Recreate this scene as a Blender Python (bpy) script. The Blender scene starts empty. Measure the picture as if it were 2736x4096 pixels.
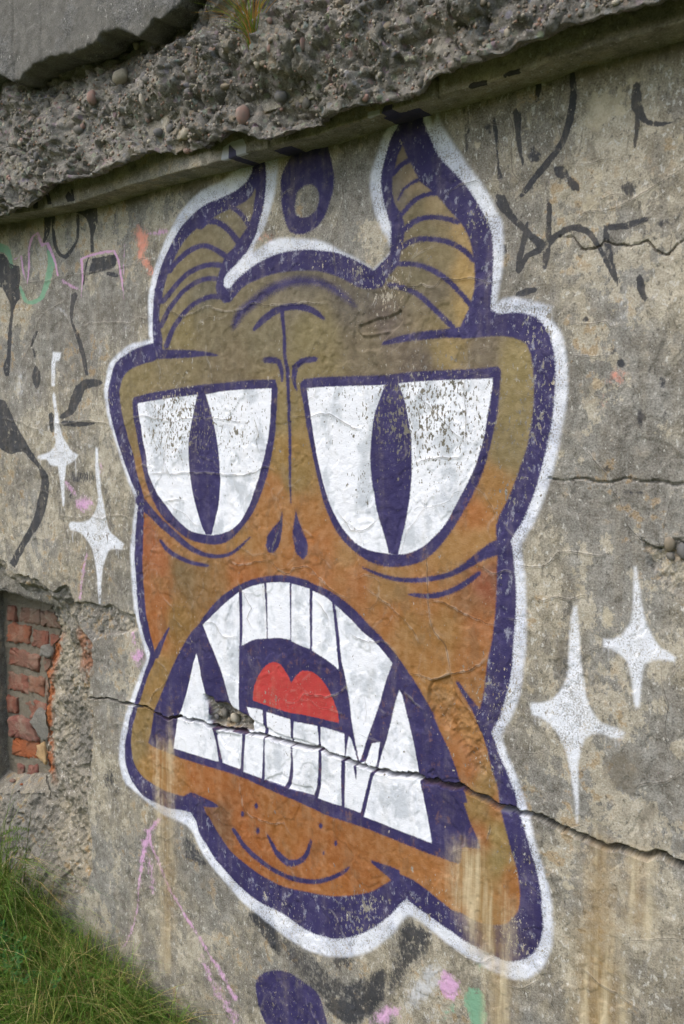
import bpy, bmesh, math, random
import numpy as np
from mathutils import Vector, Matrix
random.seed(7); rng = np.random.default_rng(7)
scene = bpy.context.scene
COLL = scene.collection

# ------------------------------------------------------------------ camera, sky, sun, exposure
cam_data = bpy.data.cameras.new('camera')
cam_data.sensor_fit = 'VERTICAL'; cam_data.sensor_height = 36.0; cam_data.sensor_width = 24.05
cam_data.lens = 36.0 * 3413.0 / 4096.0
cam_data.clip_start = 0.05; cam_data.clip_end = 500.0
cam_data.dof.use_dof = True; cam_data.dof.focus_distance = 1.98; cam_data.dof.aperture_fstop = 5.0
cam = bpy.data.objects.new('camera', cam_data); COLL.objects.link(cam)
cam.location = (0.0, -1.53, 1.40)
cam.rotation_euler = (math.radians(90 - 4.48984), 0.0, math.radians(35.83902))
scene.camera = cam

world = bpy.data.worlds.new('World'); scene.world = world; world.use_nodes = True
SUN_EL, SUN_AZ = math.radians(50), math.radians(202)      # azimuth clockwise from +Y; the sky is veiled, the sun soft
wn = world.node_tree.nodes; wl = world.node_tree.links
sky = wn.new('ShaderNodeTexSky'); sky.sky_type = 'NISHITA'; sky.sun_disc = False
sky.sun_elevation = SUN_EL; sky.sun_rotation = SUN_AZ
sky.air_density = 1.0; sky.dust_density = 2.5; sky.ozone_density = 1.0; sky.altitude = 0
bg = next(n for n in wn if n.type == 'BACKGROUND')
bg.inputs['Strength'].default_value = 0.15
wl.new(sky.outputs[0], bg.inputs['Color'])
sun_data = bpy.data.lights.new('sun', 'SUN'); sun_data.energy = 1.0; sun_data.angle = math.radians(50); sun_data.color = (1.0, 0.95, 0.88)
sun = bpy.data.objects.new('sun', sun_data); COLL.objects.link(sun)
sd = Vector((math.sin(SUN_AZ) * math.cos(SUN_EL), math.cos(SUN_AZ) * math.cos(SUN_EL), math.sin(SUN_EL)))
sun.rotation_euler = (-sd).to_track_quat('-Z', 'Y').to_euler(); sun.location = sd * 20
vs = scene.view_settings
vs.view_transform = 'Standard'; vs.look = 'None'; vs.gamma = 1.0; vs.use_curve_mapping = False
vs.exposure = 0.63
scene.render.engine = 'CYCLES'
scene.cycles.max_bounces = 4; scene.cycles.diffuse_bounces = 2; scene.cycles.transmission_bounces = 2; scene.cycles.use_denoising = True
scene.cycles.use_adaptive_sampling = True; scene.cycles.adaptive_threshold = 0.04

# traced outlines of the paint, in millimetres on the wall plane: x, z, x, z ...
NAVY_BASE_POLYS = [
('monster',[-1361,2068,-1361,2056,-1367,2034,-1385,2015,-1422,1999,-1468,1990,-1515,1983,-1559,1965,-1600,1941,-1633,1911,-1662,1877,-1681,1844,-1696,1810,-1706,1769,-1709,1731,-1710,1698,-1707,1672,-1705,1664,-1747,1659,-1782,1651,-1818,1638,-1845,1626,-1864,1607,-1878,1583,-1887,1553,-1889,1525,-1883,1491,-1874,1459,-1862,1424,-1847,1390,-1832,1359,-1817,1328,-1800,1298,-1778,1264,-1776,1244,-1782,1216,-1788,1181,-1793,1146,-1796,1117,-1796,1074,-1792,1017,-1787,965,-1779,918,-1764,876,-1743,840,-1748,822,-1767,784,-1787,740,-1808,697,-1829,652,-1842,609,-1852,562,-1850,516,-1834,479,-1808,453,-1775,436,-1730,430,-1686,427,-1637,433,-1595,436,-1578,421,-1564,394,-1538,367,-1510,341,-1476,321,-1443,302,-1405,284,-1368,273,-1327,267,-1286,262,-1246,253,-1207,245,-1169,246,-1132,253,-1108,261,-1063,285,-1024,314,-990,346,-965,375,-944,403,-930,415,-916,409,-880,397,-849,388,-818,380,-792,371,-759,366,-726,361,-705,358,-681,364,-654,381,-637,400,-626,424,-620,452,-621,484,-624,515,-630,546,-639,579,-650,615,-662,647,-674,673,-678,695,-683,713,-694,737,-705,760,-715,777,-722,792,-727,806,-736,824,-729,838,-719,859,-710,890,-701,921,-695,957,-693,992,-691,1027,-689,1062,-688,1097,-689,1128,-692,1159,-696,1196,-701,1213,-695,1225,-683,1244,-672,1267,-661,1293,-650,1323,-641,1356,-632,1392,-625,1424,-620,1463,-617,1502,-616,1537,-618,1562,-623,1587,-629,1605,-640,1622,-658,1640,-684,1650,-710,1653,-737,1653,-752,1663,-752,1672,-750,1696,-748,1720,-747,1757,-748,1786,-754,1815,-765,1839,-779,1862,-796,1889,-813,1912,-833,1935,-853,1956,-871,1976,-880,1993,-889,2014,-898,2034,-904,2047,-907,2063,-955,2071,-967,2053,-980,2038,-992,2015,-1001,1991,-1008,1969,-1009,1946,-1004,1922,-998,1897,-990,1873,-982,1851,-983,1830,-983,1815,-986,1799,-1004,1783,-1025,1769,-1049,1784,-1082,1801,-1106,1812,-1130,1821,-1151,1826,-1182,1832,-1211,1837,-1248,1839,-1286,1838,-1324,1831,-1356,1821,-1384,1809,-1408,1797,-1425,1784,-1433,1776,-1446,1775,-1455,1783,-1454,1799,-1445,1810,-1424,1823,-1404,1838,-1383,1853,-1367,1872,-1355,1891,-1343,1915,-1333,1942,-1327,1970,-1323,1998,-1322,2020,-1324,2044,-1328,2064]),
('oval',[-1236,2058,-1254,2039,-1273,2017,-1281,1991,-1279,1956,-1274,1927,-1266,1901,-1255,1882,-1237,1874,-1211,1872,-1182,1880,-1161,1896,-1151,1908,-1140,1931,-1130,1956,-1128,1980,-1133,2008,-1140,2031,-1147,2054,-1154,2074]),
('blob',[-1373,45,-1365,69,-1339,94,-1302,112,-1267,119,-1237,116,-1208,109,-1179,100,-1165,78,-1155,50,-1146,15,-1208,-40,-1283,-60,-1335,-49,-1361,-22,-1368,13]),
]
OVALHOLE_POLYS = [
('hole',[-1232,1965,-1211,1976,-1189,1975,-1175,1964,-1170,1947,-1171,1931,-1182,1916,-1200,1909,-1225,1910,-1238,1919,-1240,1936,-1236,1952]),
]
FILL_POLYS = [
('face',[-1359,1995,-1368,1981,-1388,1970,-1427,1961,-1460,1956,-1494,1946,-1538,1932,-1578,1913,-1610,1889,-1634,1861,-1653,1831,-1663,1807,-1668,1791,-1674,1766,-1681,1754,-1683,1728,-1680,1709,-1675,1689,-1671,1669,-1672,1649,-1680,1633,-1699,1619,-1739,1613,-1769,1607,-1804,1597,-1825,1581,-1838,1554,-1841,1524,-1837,1496,-1829,1469,-1819,1441,-1810,1414,-1795,1380,-1784,1342,-1772,1312,-1762,1285,-1753,1265,-1752,1245,-1754,1221,-1757,1193,-1761,1159,-1763,1119,-1765,1055,-1762,1007,-1756,960,-1747,918,-1736,880,-1726,855,-1723,825,-1741,796,-1764,753,-1781,715,-1802,671,-1818,627,-1826,590,-1825,558,-1821,539,-1812,518,-1793,498,-1761,485,-1710,475,-1667,472,-1624,474,-1582,480,-1553,474,-1545,459,-1525,439,-1500,412,-1470,389,-1437,369,-1399,355,-1357,343,-1316,335,-1270,333,-1231,338,-1183,345,-1136,354,-1095,368,-1063,381,-1024,401,-994,426,-969,448,-965,464,-937,465,-912,462,-881,451,-849,439,-819,428,-800,428,-760,421,-724,426,-696,439,-682,457,-672,474,-669,501,-672,533,-677,561,-686,585,-695,615,-704,642,-713,666,-717,692,-723,720,-732,744,-739,765,-745,789,-750,798,-761,825,-767,847,-765,862,-758,885,-753,912,-749,948,-744,982,-737,1018,-733,1067,-730,1115,-729,1162,-729,1185,-731,1211,-734,1241,-728,1261,-708,1299,-693,1336,-682,1366,-672,1395,-665,1432,-660,1471,-659,1511,-662,1547,-666,1572,-677,1592,-708,1606,-735,1610,-776,1611,-815,1611,-817,1637,-813,1648,-802,1665,-794,1684,-788,1705,-787,1737,-789,1762,-794,1784,-801,1805,-812,1826,-827,1845,-844,1863,-858,1880,-876,1900,-894,1916,-912,1931,-924,1951,-936,1974,-945,1991,-955,2013,-967,1992,-973,1973,-979,1954,-981,1928,-976,1904,-968,1890,-957,1875,-952,1857,-951,1836,-954,1818,-960,1796,-964,1773,-978,1762,-991,1748,-1003,1732,-1023,1730,-1049,1733,-1072,1742,-1099,1757,-1130,1771,-1151,1779,-1175,1785,-1211,1791,-1263,1794,-1305,1793,-1340,1787,-1372,1781,-1401,1770,-1417,1756,-1434,1742,-1455,1741,-1472,1756,-1482,1781,-1473,1808,-1462,1833,-1445,1855,-1424,1868,-1411,1881,-1391,1899,-1375,1914,-1362,1941,-1359,1964,-1356,1992]),
]
HORN_POLYS = [
('horn_l',[-1361,2068,-1328,2064,-1322,2020,-1323,1998,-1327,1970,-1333,1942,-1343,1915,-1355,1891,-1367,1872,-1383,1853,-1404,1838,-1424,1823,-1445,1810,-1454,1799,-1455,1783,-1446,1768,-1463,1740,-1515,1720,-1587,1701,-1643,1651,-1707,1672,-1709,1731,-1706,1769,-1696,1810,-1681,1844,-1662,1877,-1633,1911,-1600,1941,-1559,1965,-1515,1983,-1468,1990,-1422,1999,-1385,2015,-1367,2034]),
('horn_r',[-752,1672,-750,1696,-748,1720,-747,1757,-748,1786,-754,1815,-765,1839,-779,1862,-796,1889,-813,1912,-833,1935,-853,1956,-871,1976,-880,1993,-889,2014,-898,2034,-904,2047,-907,2063,-955,2071,-967,2053,-980,2038,-992,2015,-1001,1991,-1008,1969,-1009,1946,-1004,1922,-998,1897,-990,1873,-982,1851,-983,1815,-985,1773,-965,1732,-922,1712,-892,1688,-865,1663,-836,1635,-815,1631]),
]
NAVY_LINE_POLYS = [
('',[-1431,1957,-1415,1948,-1396,1931,-1382,1912,-1371,1909,-1369,1916,-1384,1936,-1405,1955,-1423,1965,-1433,1965]),
('',[-1527,1925,-1504,1935,-1481,1930,-1454,1914,-1435,1897,-1417,1877,-1404,1874,-1402,1884,-1420,1904,-1442,1923,-1474,1942,-1510,1949,-1540,1937,-1541,1928]),
('',[-1638,1834,-1622,1849,-1596,1863,-1557,1876,-1521,1880,-1487,1867,-1454,1847,-1442,1847,-1444,1856,-1479,1877,-1521,1892,-1565,1889,-1607,1875,-1637,1859,-1654,1843,-1651,1833]),
('',[-1667,1760,-1629,1787,-1597,1808,-1566,1822,-1528,1830,-1495,1831,-1463,1825,-1454,1830,-1461,1837,-1496,1843,-1533,1842,-1575,1834,-1609,1818,-1642,1796,-1680,1769,-1680,1761]),
('',[-1670,1699,-1643,1735,-1616,1760,-1584,1782,-1545,1795,-1513,1800,-1477,1796,-1470,1801,-1477,1807,-1515,1811,-1553,1806,-1595,1791,-1629,1769,-1658,1742,-1685,1705,-1681,1697]),
('',[-1651,1646,-1630,1683,-1602,1712,-1562,1739,-1529,1750,-1496,1755,-1468,1751,-1459,1756,-1467,1763,-1498,1767,-1536,1761,-1573,1748,-1616,1720,-1646,1689,-1668,1652,-1663,1644]),
('',[-975,1955,-957,1969,-933,1977,-932,1983,-939,1986,-964,1977,-984,1962,-983,1956]),
('',[-966,1904,-952,1922,-934,1930,-909,1935,-907,1939,-912,1942,-938,1936,-957,1926,-970,1906,-969,1904]),
('',[-954,1871,-938,1885,-920,1896,-901,1901,-875,1900,-871,1904,-877,1909,-904,1910,-927,1905,-946,1892,-963,1878,-962,1871]),
('',[-947,1839,-926,1851,-904,1855,-876,1852,-848,1844,-827,1835,-820,1837,-823,1843,-845,1853,-875,1862,-906,1865,-932,1861,-955,1848,-955,1841]),
('',[-954,1803,-938,1811,-913,1814,-885,1810,-854,1801,-826,1787,-807,1772,-792,1757,-784,1756,-784,1764,-799,1779,-820,1795,-850,1811,-884,1820,-915,1825,-944,1822,-962,1812,-963,1805]),
('',[-962,1770,-935,1767,-906,1759,-878,1744,-852,1726,-826,1701,-798,1671,-790,1670,-789,1677,-818,1707,-844,1733,-872,1753,-903,1768,-934,1777,-963,1780,-969,1776]),
('',[-986,1728,-955,1720,-925,1707,-896,1685,-869,1660,-838,1631,-830,1630,-830,1637,-861,1666,-888,1692,-919,1716,-951,1730,-983,1740,-992,1736]),
('',[-1358,1668,-1327,1686,-1290,1702,-1251,1707,-1214,1702,-1187,1691,-1159,1677,-1154,1677,-1155,1681,-1179,1702,-1210,1716,-1253,1722,-1298,1717,-1340,1698,-1365,1674,-1365,1668]),
('',[-1283,1709,-1275,1657,-1274,1606,-1267,1572,-1263,1503,-1261,1411,-1260,1331,-1256,1264,-1255,1263,-1253,1264,-1253,1331,-1253,1412,-1254,1503,-1256,1572,-1264,1606,-1265,1657,-1271,1709,-1278,1713]),
('',[-1331,1592,-1307,1590,-1292,1587,-1285,1573,-1280,1547,-1276,1545,-1274,1547,-1272,1574,-1280,1595,-1304,1604,-1331,1604,-1339,1599]),
('',[-1182,1598,-1223,1595,-1247,1580,-1249,1551,-1237,1525,-1234,1523,-1232,1525,-1236,1551,-1232,1574,-1217,1583,-1179,1587,-1174,1593]),
('nostril',[-1279,1246,-1287,1224,-1308,1205,-1325,1183,-1329,1161,-1321,1146,-1305,1145,-1291,1161,-1283,1185,-1279,1216]),
('nostril',[-1240,1251,-1244,1226,-1249,1199,-1246,1173,-1236,1147,-1219,1136,-1206,1149,-1205,1171,-1216,1197,-1230,1223]),
('rim_l',[-1789,1515,-1783,1527,-1711,1536,-1625,1543,-1534,1549,-1447,1551,-1365,1554,-1298,1552,-1292,1539,-1292,1501,-1297,1454,-1303,1412,-1311,1373,-1323,1334,-1339,1295,-1360,1254,-1385,1219,-1414,1190,-1449,1165,-1488,1153,-1541,1153,-1587,1160,-1633,1180,-1680,1211,-1713,1246,-1737,1286,-1751,1329,-1765,1373,-1774,1414,-1783,1454,-1788,1485]),
('rim_r',[-1226,1538,-1217,1548,-1150,1551,-1072,1549,-998,1548,-927,1551,-859,1551,-794,1550,-733,1552,-728,1543,-730,1503,-733,1466,-741,1429,-751,1391,-762,1354,-777,1319,-795,1284,-816,1249,-842,1212,-873,1178,-905,1156,-947,1143,-996,1139,-1035,1147,-1076,1167,-1118,1199,-1145,1240,-1166,1291,-1182,1343,-1196,1394,-1210,1455,-1218,1499]),
('',[-1788,1245,-1740,1214,-1690,1183,-1641,1157,-1592,1134,-1544,1121,-1489,1118,-1443,1129,-1408,1150,-1376,1179,-1376,1180,-1378,1180,-1414,1155,-1447,1136,-1488,1128,-1539,1132,-1582,1146,-1626,1170,-1671,1198,-1718,1230,-1759,1263,-1786,1263]),
('',[-1700,1147,-1673,1123,-1629,1106,-1581,1096,-1521,1094,-1515,1098,-1519,1101,-1577,1106,-1621,1116,-1662,1132,-1692,1152,-1699,1152]),
('',[-734,1213,-772,1187,-805,1160,-840,1140,-880,1128,-925,1120,-971,1119,-1012,1125,-1050,1133,-1053,1133,-1052,1131,-1015,1118,-973,1110,-925,1110,-877,1118,-835,1130,-797,1149,-760,1171,-719,1189,-713,1208]),
('',[-931,1082,-878,1081,-831,1096,-794,1118,-765,1142,-764,1148,-770,1148,-800,1127,-836,1106,-879,1092,-930,1087,-934,1084]),
('',[-1712,1625,-1671,1621,-1578,1618,-1511,1618,-1477,1616,-1474,1618,-1476,1619,-1510,1628,-1577,1637,-1669,1645,-1705,1654,-1730,1643]),
('',[-1002,1611,-951,1614,-902,1615,-861,1616,-814,1613,-774,1613,-763,1626,-778,1638,-817,1635,-863,1633,-905,1632,-954,1628,-1004,1617,-1007,1613]),
('',[-1670,920,-1702,883,-1733,836,-1726,826,-1710,833,-1688,880,-1664,918,-1665,922]),
('',[-817,913,-795,882,-774,852,-765,822,-754,818,-748,830,-759,861,-786,889,-812,917,-816,917]),
('',[-1606,451,-1558,463,-1501,475,-1494,479,-1498,483,-1549,490,-1595,491,-1627,468]),
('',[-1026,469,-999,458,-970,443,-947,454,-952,473,-990,475,-1023,474,-1027,472]),
('mouth',[-1759,590,-1745,628,-1731,680,-1705,728,-1679,776,-1654,819,-1623,866,-1587,913,-1551,948,-1511,992,-1467,1029,-1423,1055,-1381,1073,-1330,1087,-1286,1094,-1247,1094,-1204,1088,-1188,1082,-1161,1076,-1138,1070,-1098,1053,-1059,1028,-1025,1001,-992,975,-963,949,-939,924,-915,898,-895,874,-876,847,-856,809,-837,779,-822,752,-811,724,-803,699,-794,689,-787,668,-796,664,-788,644,-777,619,-762,596,-756,578,-798,569,-801,538,-807,530,-839,530,-881,532,-929,536,-978,540,-1029,544,-1081,545,-1126,546,-1154,546,-1206,552,-1254,559,-1304,563,-1355,569,-1407,574,-1461,576,-1517,576,-1575,576,-1634,575,-1695,580,-1740,583]),
('',[-1333,446,-1320,422,-1301,402,-1268,388,-1232,402,-1205,431,-1193,471,-1196,474,-1200,471,-1217,433,-1239,413,-1261,405,-1289,414,-1310,430,-1327,450,-1332,450]),
('',[-1449,430,-1415,399,-1377,378,-1330,363,-1283,356,-1232,357,-1182,369,-1134,394,-1097,422,-1086,437,-1086,440,-1089,439,-1102,428,-1138,403,-1183,380,-1229,370,-1277,368,-1322,374,-1367,389,-1404,408,-1440,437,-1447,436]),
('dot',[-1361,514,-1363,508,-1367,504,-1371,506,-1373,511,-1371,517,-1367,520,-1363,519]),
('dot',[-1407,481,-1409,476,-1413,472,-1417,474,-1418,479,-1417,485,-1413,488,-1409,487]),
('dot',[-1356,452,-1358,446,-1362,442,-1366,443,-1368,449,-1366,456,-1362,459,-1358,458]),
('dot',[-1162,516,-1163,511,-1167,508,-1171,509,-1173,513,-1171,519,-1167,522,-1163,521]),
('dot',[-1121,485,-1122,480,-1125,477,-1129,478,-1130,482,-1129,488,-1125,491,-1122,489]),
('dot',[-1157,452,-1158,448,-1160,446,-1163,447,-1164,450,-1163,453,-1160,455,-1158,455]),
]
NAVY_SOFT_POLYS = [
('',[-1419,1678,-1393,1704,-1355,1724,-1316,1743,-1274,1755,-1228,1759,-1184,1754,-1156,1745,-1133,1733,-1106,1717,-1074,1697,-1070,1697,-1070,1700,-1095,1727,-1122,1746,-1147,1761,-1181,1773,-1231,1781,-1284,1778,-1333,1765,-1375,1744,-1416,1719,-1433,1684,-1430,1676]),
('|0.50',[-1759,1178,-1716,1157,-1687,1146,-1677,1147,-1676,1154,-1696,1174,-1740,1195,-1762,1192]),
('|0.45',[-1547,460,-1513,433,-1496,426,-1481,426,-1476,439,-1481,459,-1525,480,-1546,476]),
]
WHITE_POLYS = [
('eye_l',[-1770,1510,-1697,1516,-1626,1521,-1548,1525,-1521,1525,-1448,1531,-1365,1532,-1310,1532,-1312,1495,-1316,1448,-1324,1406,-1335,1367,-1347,1334,-1364,1294,-1383,1253,-1406,1218,-1436,1195,-1470,1182,-1505,1175,-1550,1177,-1586,1183,-1623,1204,-1660,1235,-1698,1270,-1722,1306,-1736,1336,-1745,1377,-1754,1414,-1760,1454,-1767,1485]),
('eye_r',[-1206,1528,-1150,1529,-1072,1528,-997,1527,-959,1529,-881,1531,-815,1530,-745,1530,-748,1499,-754,1466,-761,1425,-771,1388,-783,1353,-804,1315,-825,1275,-847,1239,-874,1210,-901,1188,-938,1171,-967,1167,-1006,1168,-1046,1174,-1082,1192,-1108,1216,-1134,1254,-1155,1300,-1172,1351,-1185,1403,-1193,1451,-1201,1494]),
('tooth',[-1540,944,-1512,967,-1467,1005,-1418,1040,-1417,907,-1421,738,-1438,743,-1454,768,-1470,814,-1497,872,-1524,917]),
('tooth',[-1407,1045,-1376,1059,-1335,1070,-1329,937,-1373,927,-1408,908]),
('tooth',[-1328,1072,-1286,1077,-1259,1078,-1256,943,-1292,943,-1326,937]),
('tooth',[-1253,1077,-1200,1070,-1197,930,-1224,934,-1253,941]),
('tooth',[-1191,1066,-1158,1057,-1134,1045,-1114,893,-1136,906,-1191,927]),
('tooth',[-1126,1041,-1085,1016,-1051,990,-1021,973,-996,952,-973,930,-984,901,-996,864,-1012,814,-1025,780,-1042,733,-1055,695,-1061,707,-1070,745,-1079,787,-1085,826,-1094,872,-1105,907,-1114,968]),
('tooth',[-1564,868,-1583,817,-1601,763,-1620,718,-1639,680,-1649,639,-1659,596,-1599,596,-1541,596,-1493,596,-1500,636,-1511,671,-1524,706,-1532,750,-1546,798,-1556,846]),
('tooth',[-1501,677,-1472,683,-1411,685,-1418,594,-1479,597,-1492,638]),
('tooth',[-1395,757,-1342,760,-1340,698,-1346,588,-1408,590,-1400,685,-1380,729]),
('tooth',[-1330,757,-1255,753,-1253,688,-1259,613,-1273,586,-1336,587,-1335,687,-1328,704]),
('tooth',[-1244,750,-1176,752,-1173,709,-1177,613,-1188,583,-1261,583,-1248,611,-1248,681]),
('tooth',[-1166,752,-1099,750,-1098,695,-1107,685,-1106,579,-1176,579,-1167,611,-1164,688,-1168,717]),
('tooth',[-1086,747,-1079,740,-1059,689,-1039,699,-1023,743,-1002,750,-1013,688,-1027,674,-1036,643,-1047,604,-1054,576,-1098,579,-1096,658,-1096,688,-1092,715]),
('tooth',[-953,876,-963,848,-975,800,-987,755,-999,720,-1008,686,-1020,668,-1031,626,-1041,583,-1045,570,-999,567,-958,563,-913,560,-871,556,-878,592,-890,641,-902,691,-907,718,-914,751,-926,795,-937,835,-947,865]),
]
NAVY_TOP_POLYS = [
('pupil_l',[-1548,1529,-1562,1490,-1574,1445,-1582,1407,-1583,1355,-1579,1316,-1571,1278,-1558,1236,-1540,1195,-1527,1175,-1507,1176,-1496,1210,-1486,1243,-1479,1281,-1477,1325,-1480,1369,-1486,1413,-1496,1457,-1509,1495,-1522,1529]),
('pupil_r',[-994,1532,-1007,1500,-1022,1460,-1029,1419,-1032,1378,-1030,1337,-1023,1296,-1013,1255,-1001,1222,-984,1168,-962,1165,-952,1205,-941,1246,-933,1287,-929,1335,-928,1379,-930,1419,-938,1463,-947,1498,-964,1533]),
('',[-1073,684,-1071,669,-1067,650,-1066,649,-1065,651,-1064,671,-1064,686,-1069,688]),
]
RED_POLYS = [
('tongue',[-1374,778,-1369,811,-1353,845,-1332,870,-1307,883,-1287,881,-1272,866,-1260,852,-1253,840,-1239,860,-1219,875,-1196,878,-1168,867,-1145,845,-1127,815,-1116,791,-1114,771,-1164,771,-1215,771,-1254,769,-1313,772]),
]
HALO_POLYS = [
('halo',[-1361,2068,-1361,2059,-1389,2059,-1413,2049,-1442,2036,-1484,2026,-1519,2020,-1545,2012,-1581,1993,-1608,1973,-1623,1956,-1637,1943,-1656,1924,-1675,1898,-1693,1868,-1708,1837,-1718,1803,-1727,1765,-1725,1726,-1724,1683,-1717,1675,-1752,1670,-1792,1667,-1823,1655,-1855,1637,-1882,1618,-1896,1588,-1904,1553,-1902,1519,-1894,1484,-1882,1449,-1867,1414,-1852,1383,-1838,1349,-1823,1318,-1808,1291,-1793,1267,-1786,1247,-1796,1208,-1806,1156,-1812,1116,-1812,1072,-1809,1016,-1804,963,-1795,925,-1780,883,-1762,842,-1756,825,-1773,796,-1793,762,-1814,723,-1835,683,-1853,639,-1871,580,-1877,524,-1868,480,-1848,452,-1827,446,-1788,433,-1743,417,-1706,405,-1650,402,-1602,397,-1584,384,-1567,359,-1544,335,-1516,314,-1482,294,-1449,275,-1411,253,-1374,241,-1337,228,-1296,214,-1256,203,-1212,199,-1160,202,-1108,217,-1063,236,-1024,263,-990,298,-965,325,-940,366,-924,381,-904,379,-864,364,-826,349,-788,338,-744,330,-697,324,-656,336,-630,360,-611,393,-600,436,-601,484,-605,525,-616,563,-629,601,-642,637,-652,672,-663,705,-675,738,-691,770,-705,797,-715,824,-699,854,-686,885,-676,915,-670,964,-666,1012,-666,1059,-668,1105,-670,1152,-679,1207,-669,1227,-652,1257,-638,1294,-625,1331,-614,1367,-606,1403,-599,1445,-593,1487,-592,1522,-594,1557,-600,1585,-608,1610,-625,1632,-627,1656,-644,1663,-669,1671,-702,1681,-728,1680,-738,1675,-735,1699,-729,1728,-726,1773,-727,1803,-732,1830,-744,1850,-758,1879,-779,1910,-800,1938,-821,1969,-843,2001,-861,2029,-872,2056,-883,2038,-895,2063,-925,2044,-969,1823,-1049,1754,-1248,1810,-1455,1751,-1346,1962,-1341,2064]),
('halo',[-1324,2064,-1286,2056,-1288,2020,-1296,1987,-1304,1958,-1315,1928,-1327,1904,-1343,1886,-1359,1868,-1363,1851,-1339,1859,-1312,1869,-1274,1871,-1229,1864,-1182,1855,-1151,1843,-1130,1832,-1106,1818,-1066,1798,-1033,1776,-1023,1766,-1082,1785,-1211,1820,-1364,1795,-1446,1762,-1463,1788,-1363,1906,-1338,1989]),
('halo',[-977,2065,-1008,2036,-1017,2012,-1027,1988,-1035,1964,-1036,1943,-1030,1916,-1025,1894,-1014,1869,-1004,1849,-991,1831,-985,1812,-972,1824,-992,1930,-967,2028,-955,2061]),
]
STAR_POLYS = [
('star',[-2137,1558,-2126,1541,-2122,1507,-2115,1473,-2101,1433,-2080,1406,-2054,1383,-2023,1373,-2044,1356,-2066,1347,-2088,1339,-2095,1311,-2099,1271,-2104,1221,-2115,1221,-2121,1270,-2128,1311,-2132,1336,-2166,1339,-2182,1355,-2210,1354,-2233,1361,-2221,1371,-2187,1377,-2158,1386,-2140,1406,-2142,1440,-2140,1474,-2142,1515,-2146,1542]),
('star0',[-2140,1671,-2096,1665,-2108,1640,-2125,1638,-2128,1568,-2150,1569,-2150,1619]),
('star',[-1952,1396,-1937,1393,-1936,1357,-1930,1315,-1926,1269,-1917,1237,-1911,1198,-1897,1163,-1868,1149,-1834,1132,-1845,1112,-1879,1112,-1904,1104,-1915,1087,-1931,1052,-1937,1029,-1943,995,-1947,948,-1957,950,-1961,993,-1964,1043,-1971,1076,-1980,1105,-2000,1127,-2021,1143,-2047,1151,-2079,1152,-2090,1169,-2078,1180,-2030,1182,-1988,1191,-1966,1209,-1950,1229,-1944,1249,-1951,1292,-1954,1341]),
('star',[-575,1100,-564,1103,-560,1063,-554,1003,-548,968,-541,933,-529,908,-514,892,-495,888,-481,886,-467,880,-473,864,-494,862,-511,866,-530,862,-542,850,-549,829,-553,801,-552,759,-551,722,-553,683,-559,683,-564,731,-570,767,-578,803,-587,830,-599,850,-615,865,-633,874,-652,875,-656,890,-655,903,-631,907,-608,921,-594,941,-585,962,-582,999,-582,1036,-580,1072]),
('star',[-465,1186,-457,1184,-451,1157,-447,1128,-442,1105,-434,1081,-424,1062,-411,1045,-398,1040,-383,1031,-386,1019,-404,1021,-421,1018,-436,1009,-440,990,-442,962,-444,929,-452,923,-457,936,-461,963,-465,988,-473,1011,-484,1018,-498,1026,-515,1028,-518,1047,-499,1049,-481,1061,-470,1079,-466,1103,-465,1133,-465,1163]),
('drip',[-2048,1353,-2048,1316,-2044,1314,-2041,1316,-2041,1353,-2045,1355]),
('drip',[-2071,1153,-2071,1119,-2068,1117,-2064,1119,-2064,1153,-2067,1155]),
('drip',[-1866,1116,-1866,1090,-1864,1089,-1861,1091,-1862,1117,-1864,1118]),
('drip',[-2063,1153,-2063,1140,-2060,1139,-2058,1140,-2058,1154,-2060,1155]),
('drip',[-1874,1113,-1874,1100,-1871,1098,-1869,1100,-1869,1113,-1871,1114]),
('drip',[-2216,1358,-2216,1342,-2213,1340,-2211,1342,-2211,1358,-2213,1359]),
('drip',[-646,879,-645,859,-643,857,-642,860,-642,880,-644,881]),
('drip',[-482,865,-481,849,-479,848,-478,850,-479,865,-480,867]),
('drip',[-489,863,-487,848,-486,847,-484,849,-486,864,-487,865]),
('drip',[-507,869,-506,852,-505,851,-503,853,-504,870,-505,871]),
('drip',[-619,867,-619,857,-617,855,-616,857,-616,867,-618,868]),
('drip',[-637,876,-637,869,-636,868,-634,870,-634,876,-636,877]),
('drip',[-506,1032,-505,1006,-504,1005,-502,1006,-503,1032,-505,1033]),
('drip',[-514,1031,-514,1021,-512,1020,-511,1022,-511,1031,-513,1032]),
('drip',[-498,1031,-497,1016,-496,1015,-494,1017,-495,1031,-496,1032]),
('drip',[-389,1026,-389,1016,-387,1015,-386,1017,-386,1026,-388,1027]),
('drip',[-407,1023,-407,1016,-406,1015,-404,1016,-404,1023,-406,1024]),
]
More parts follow.
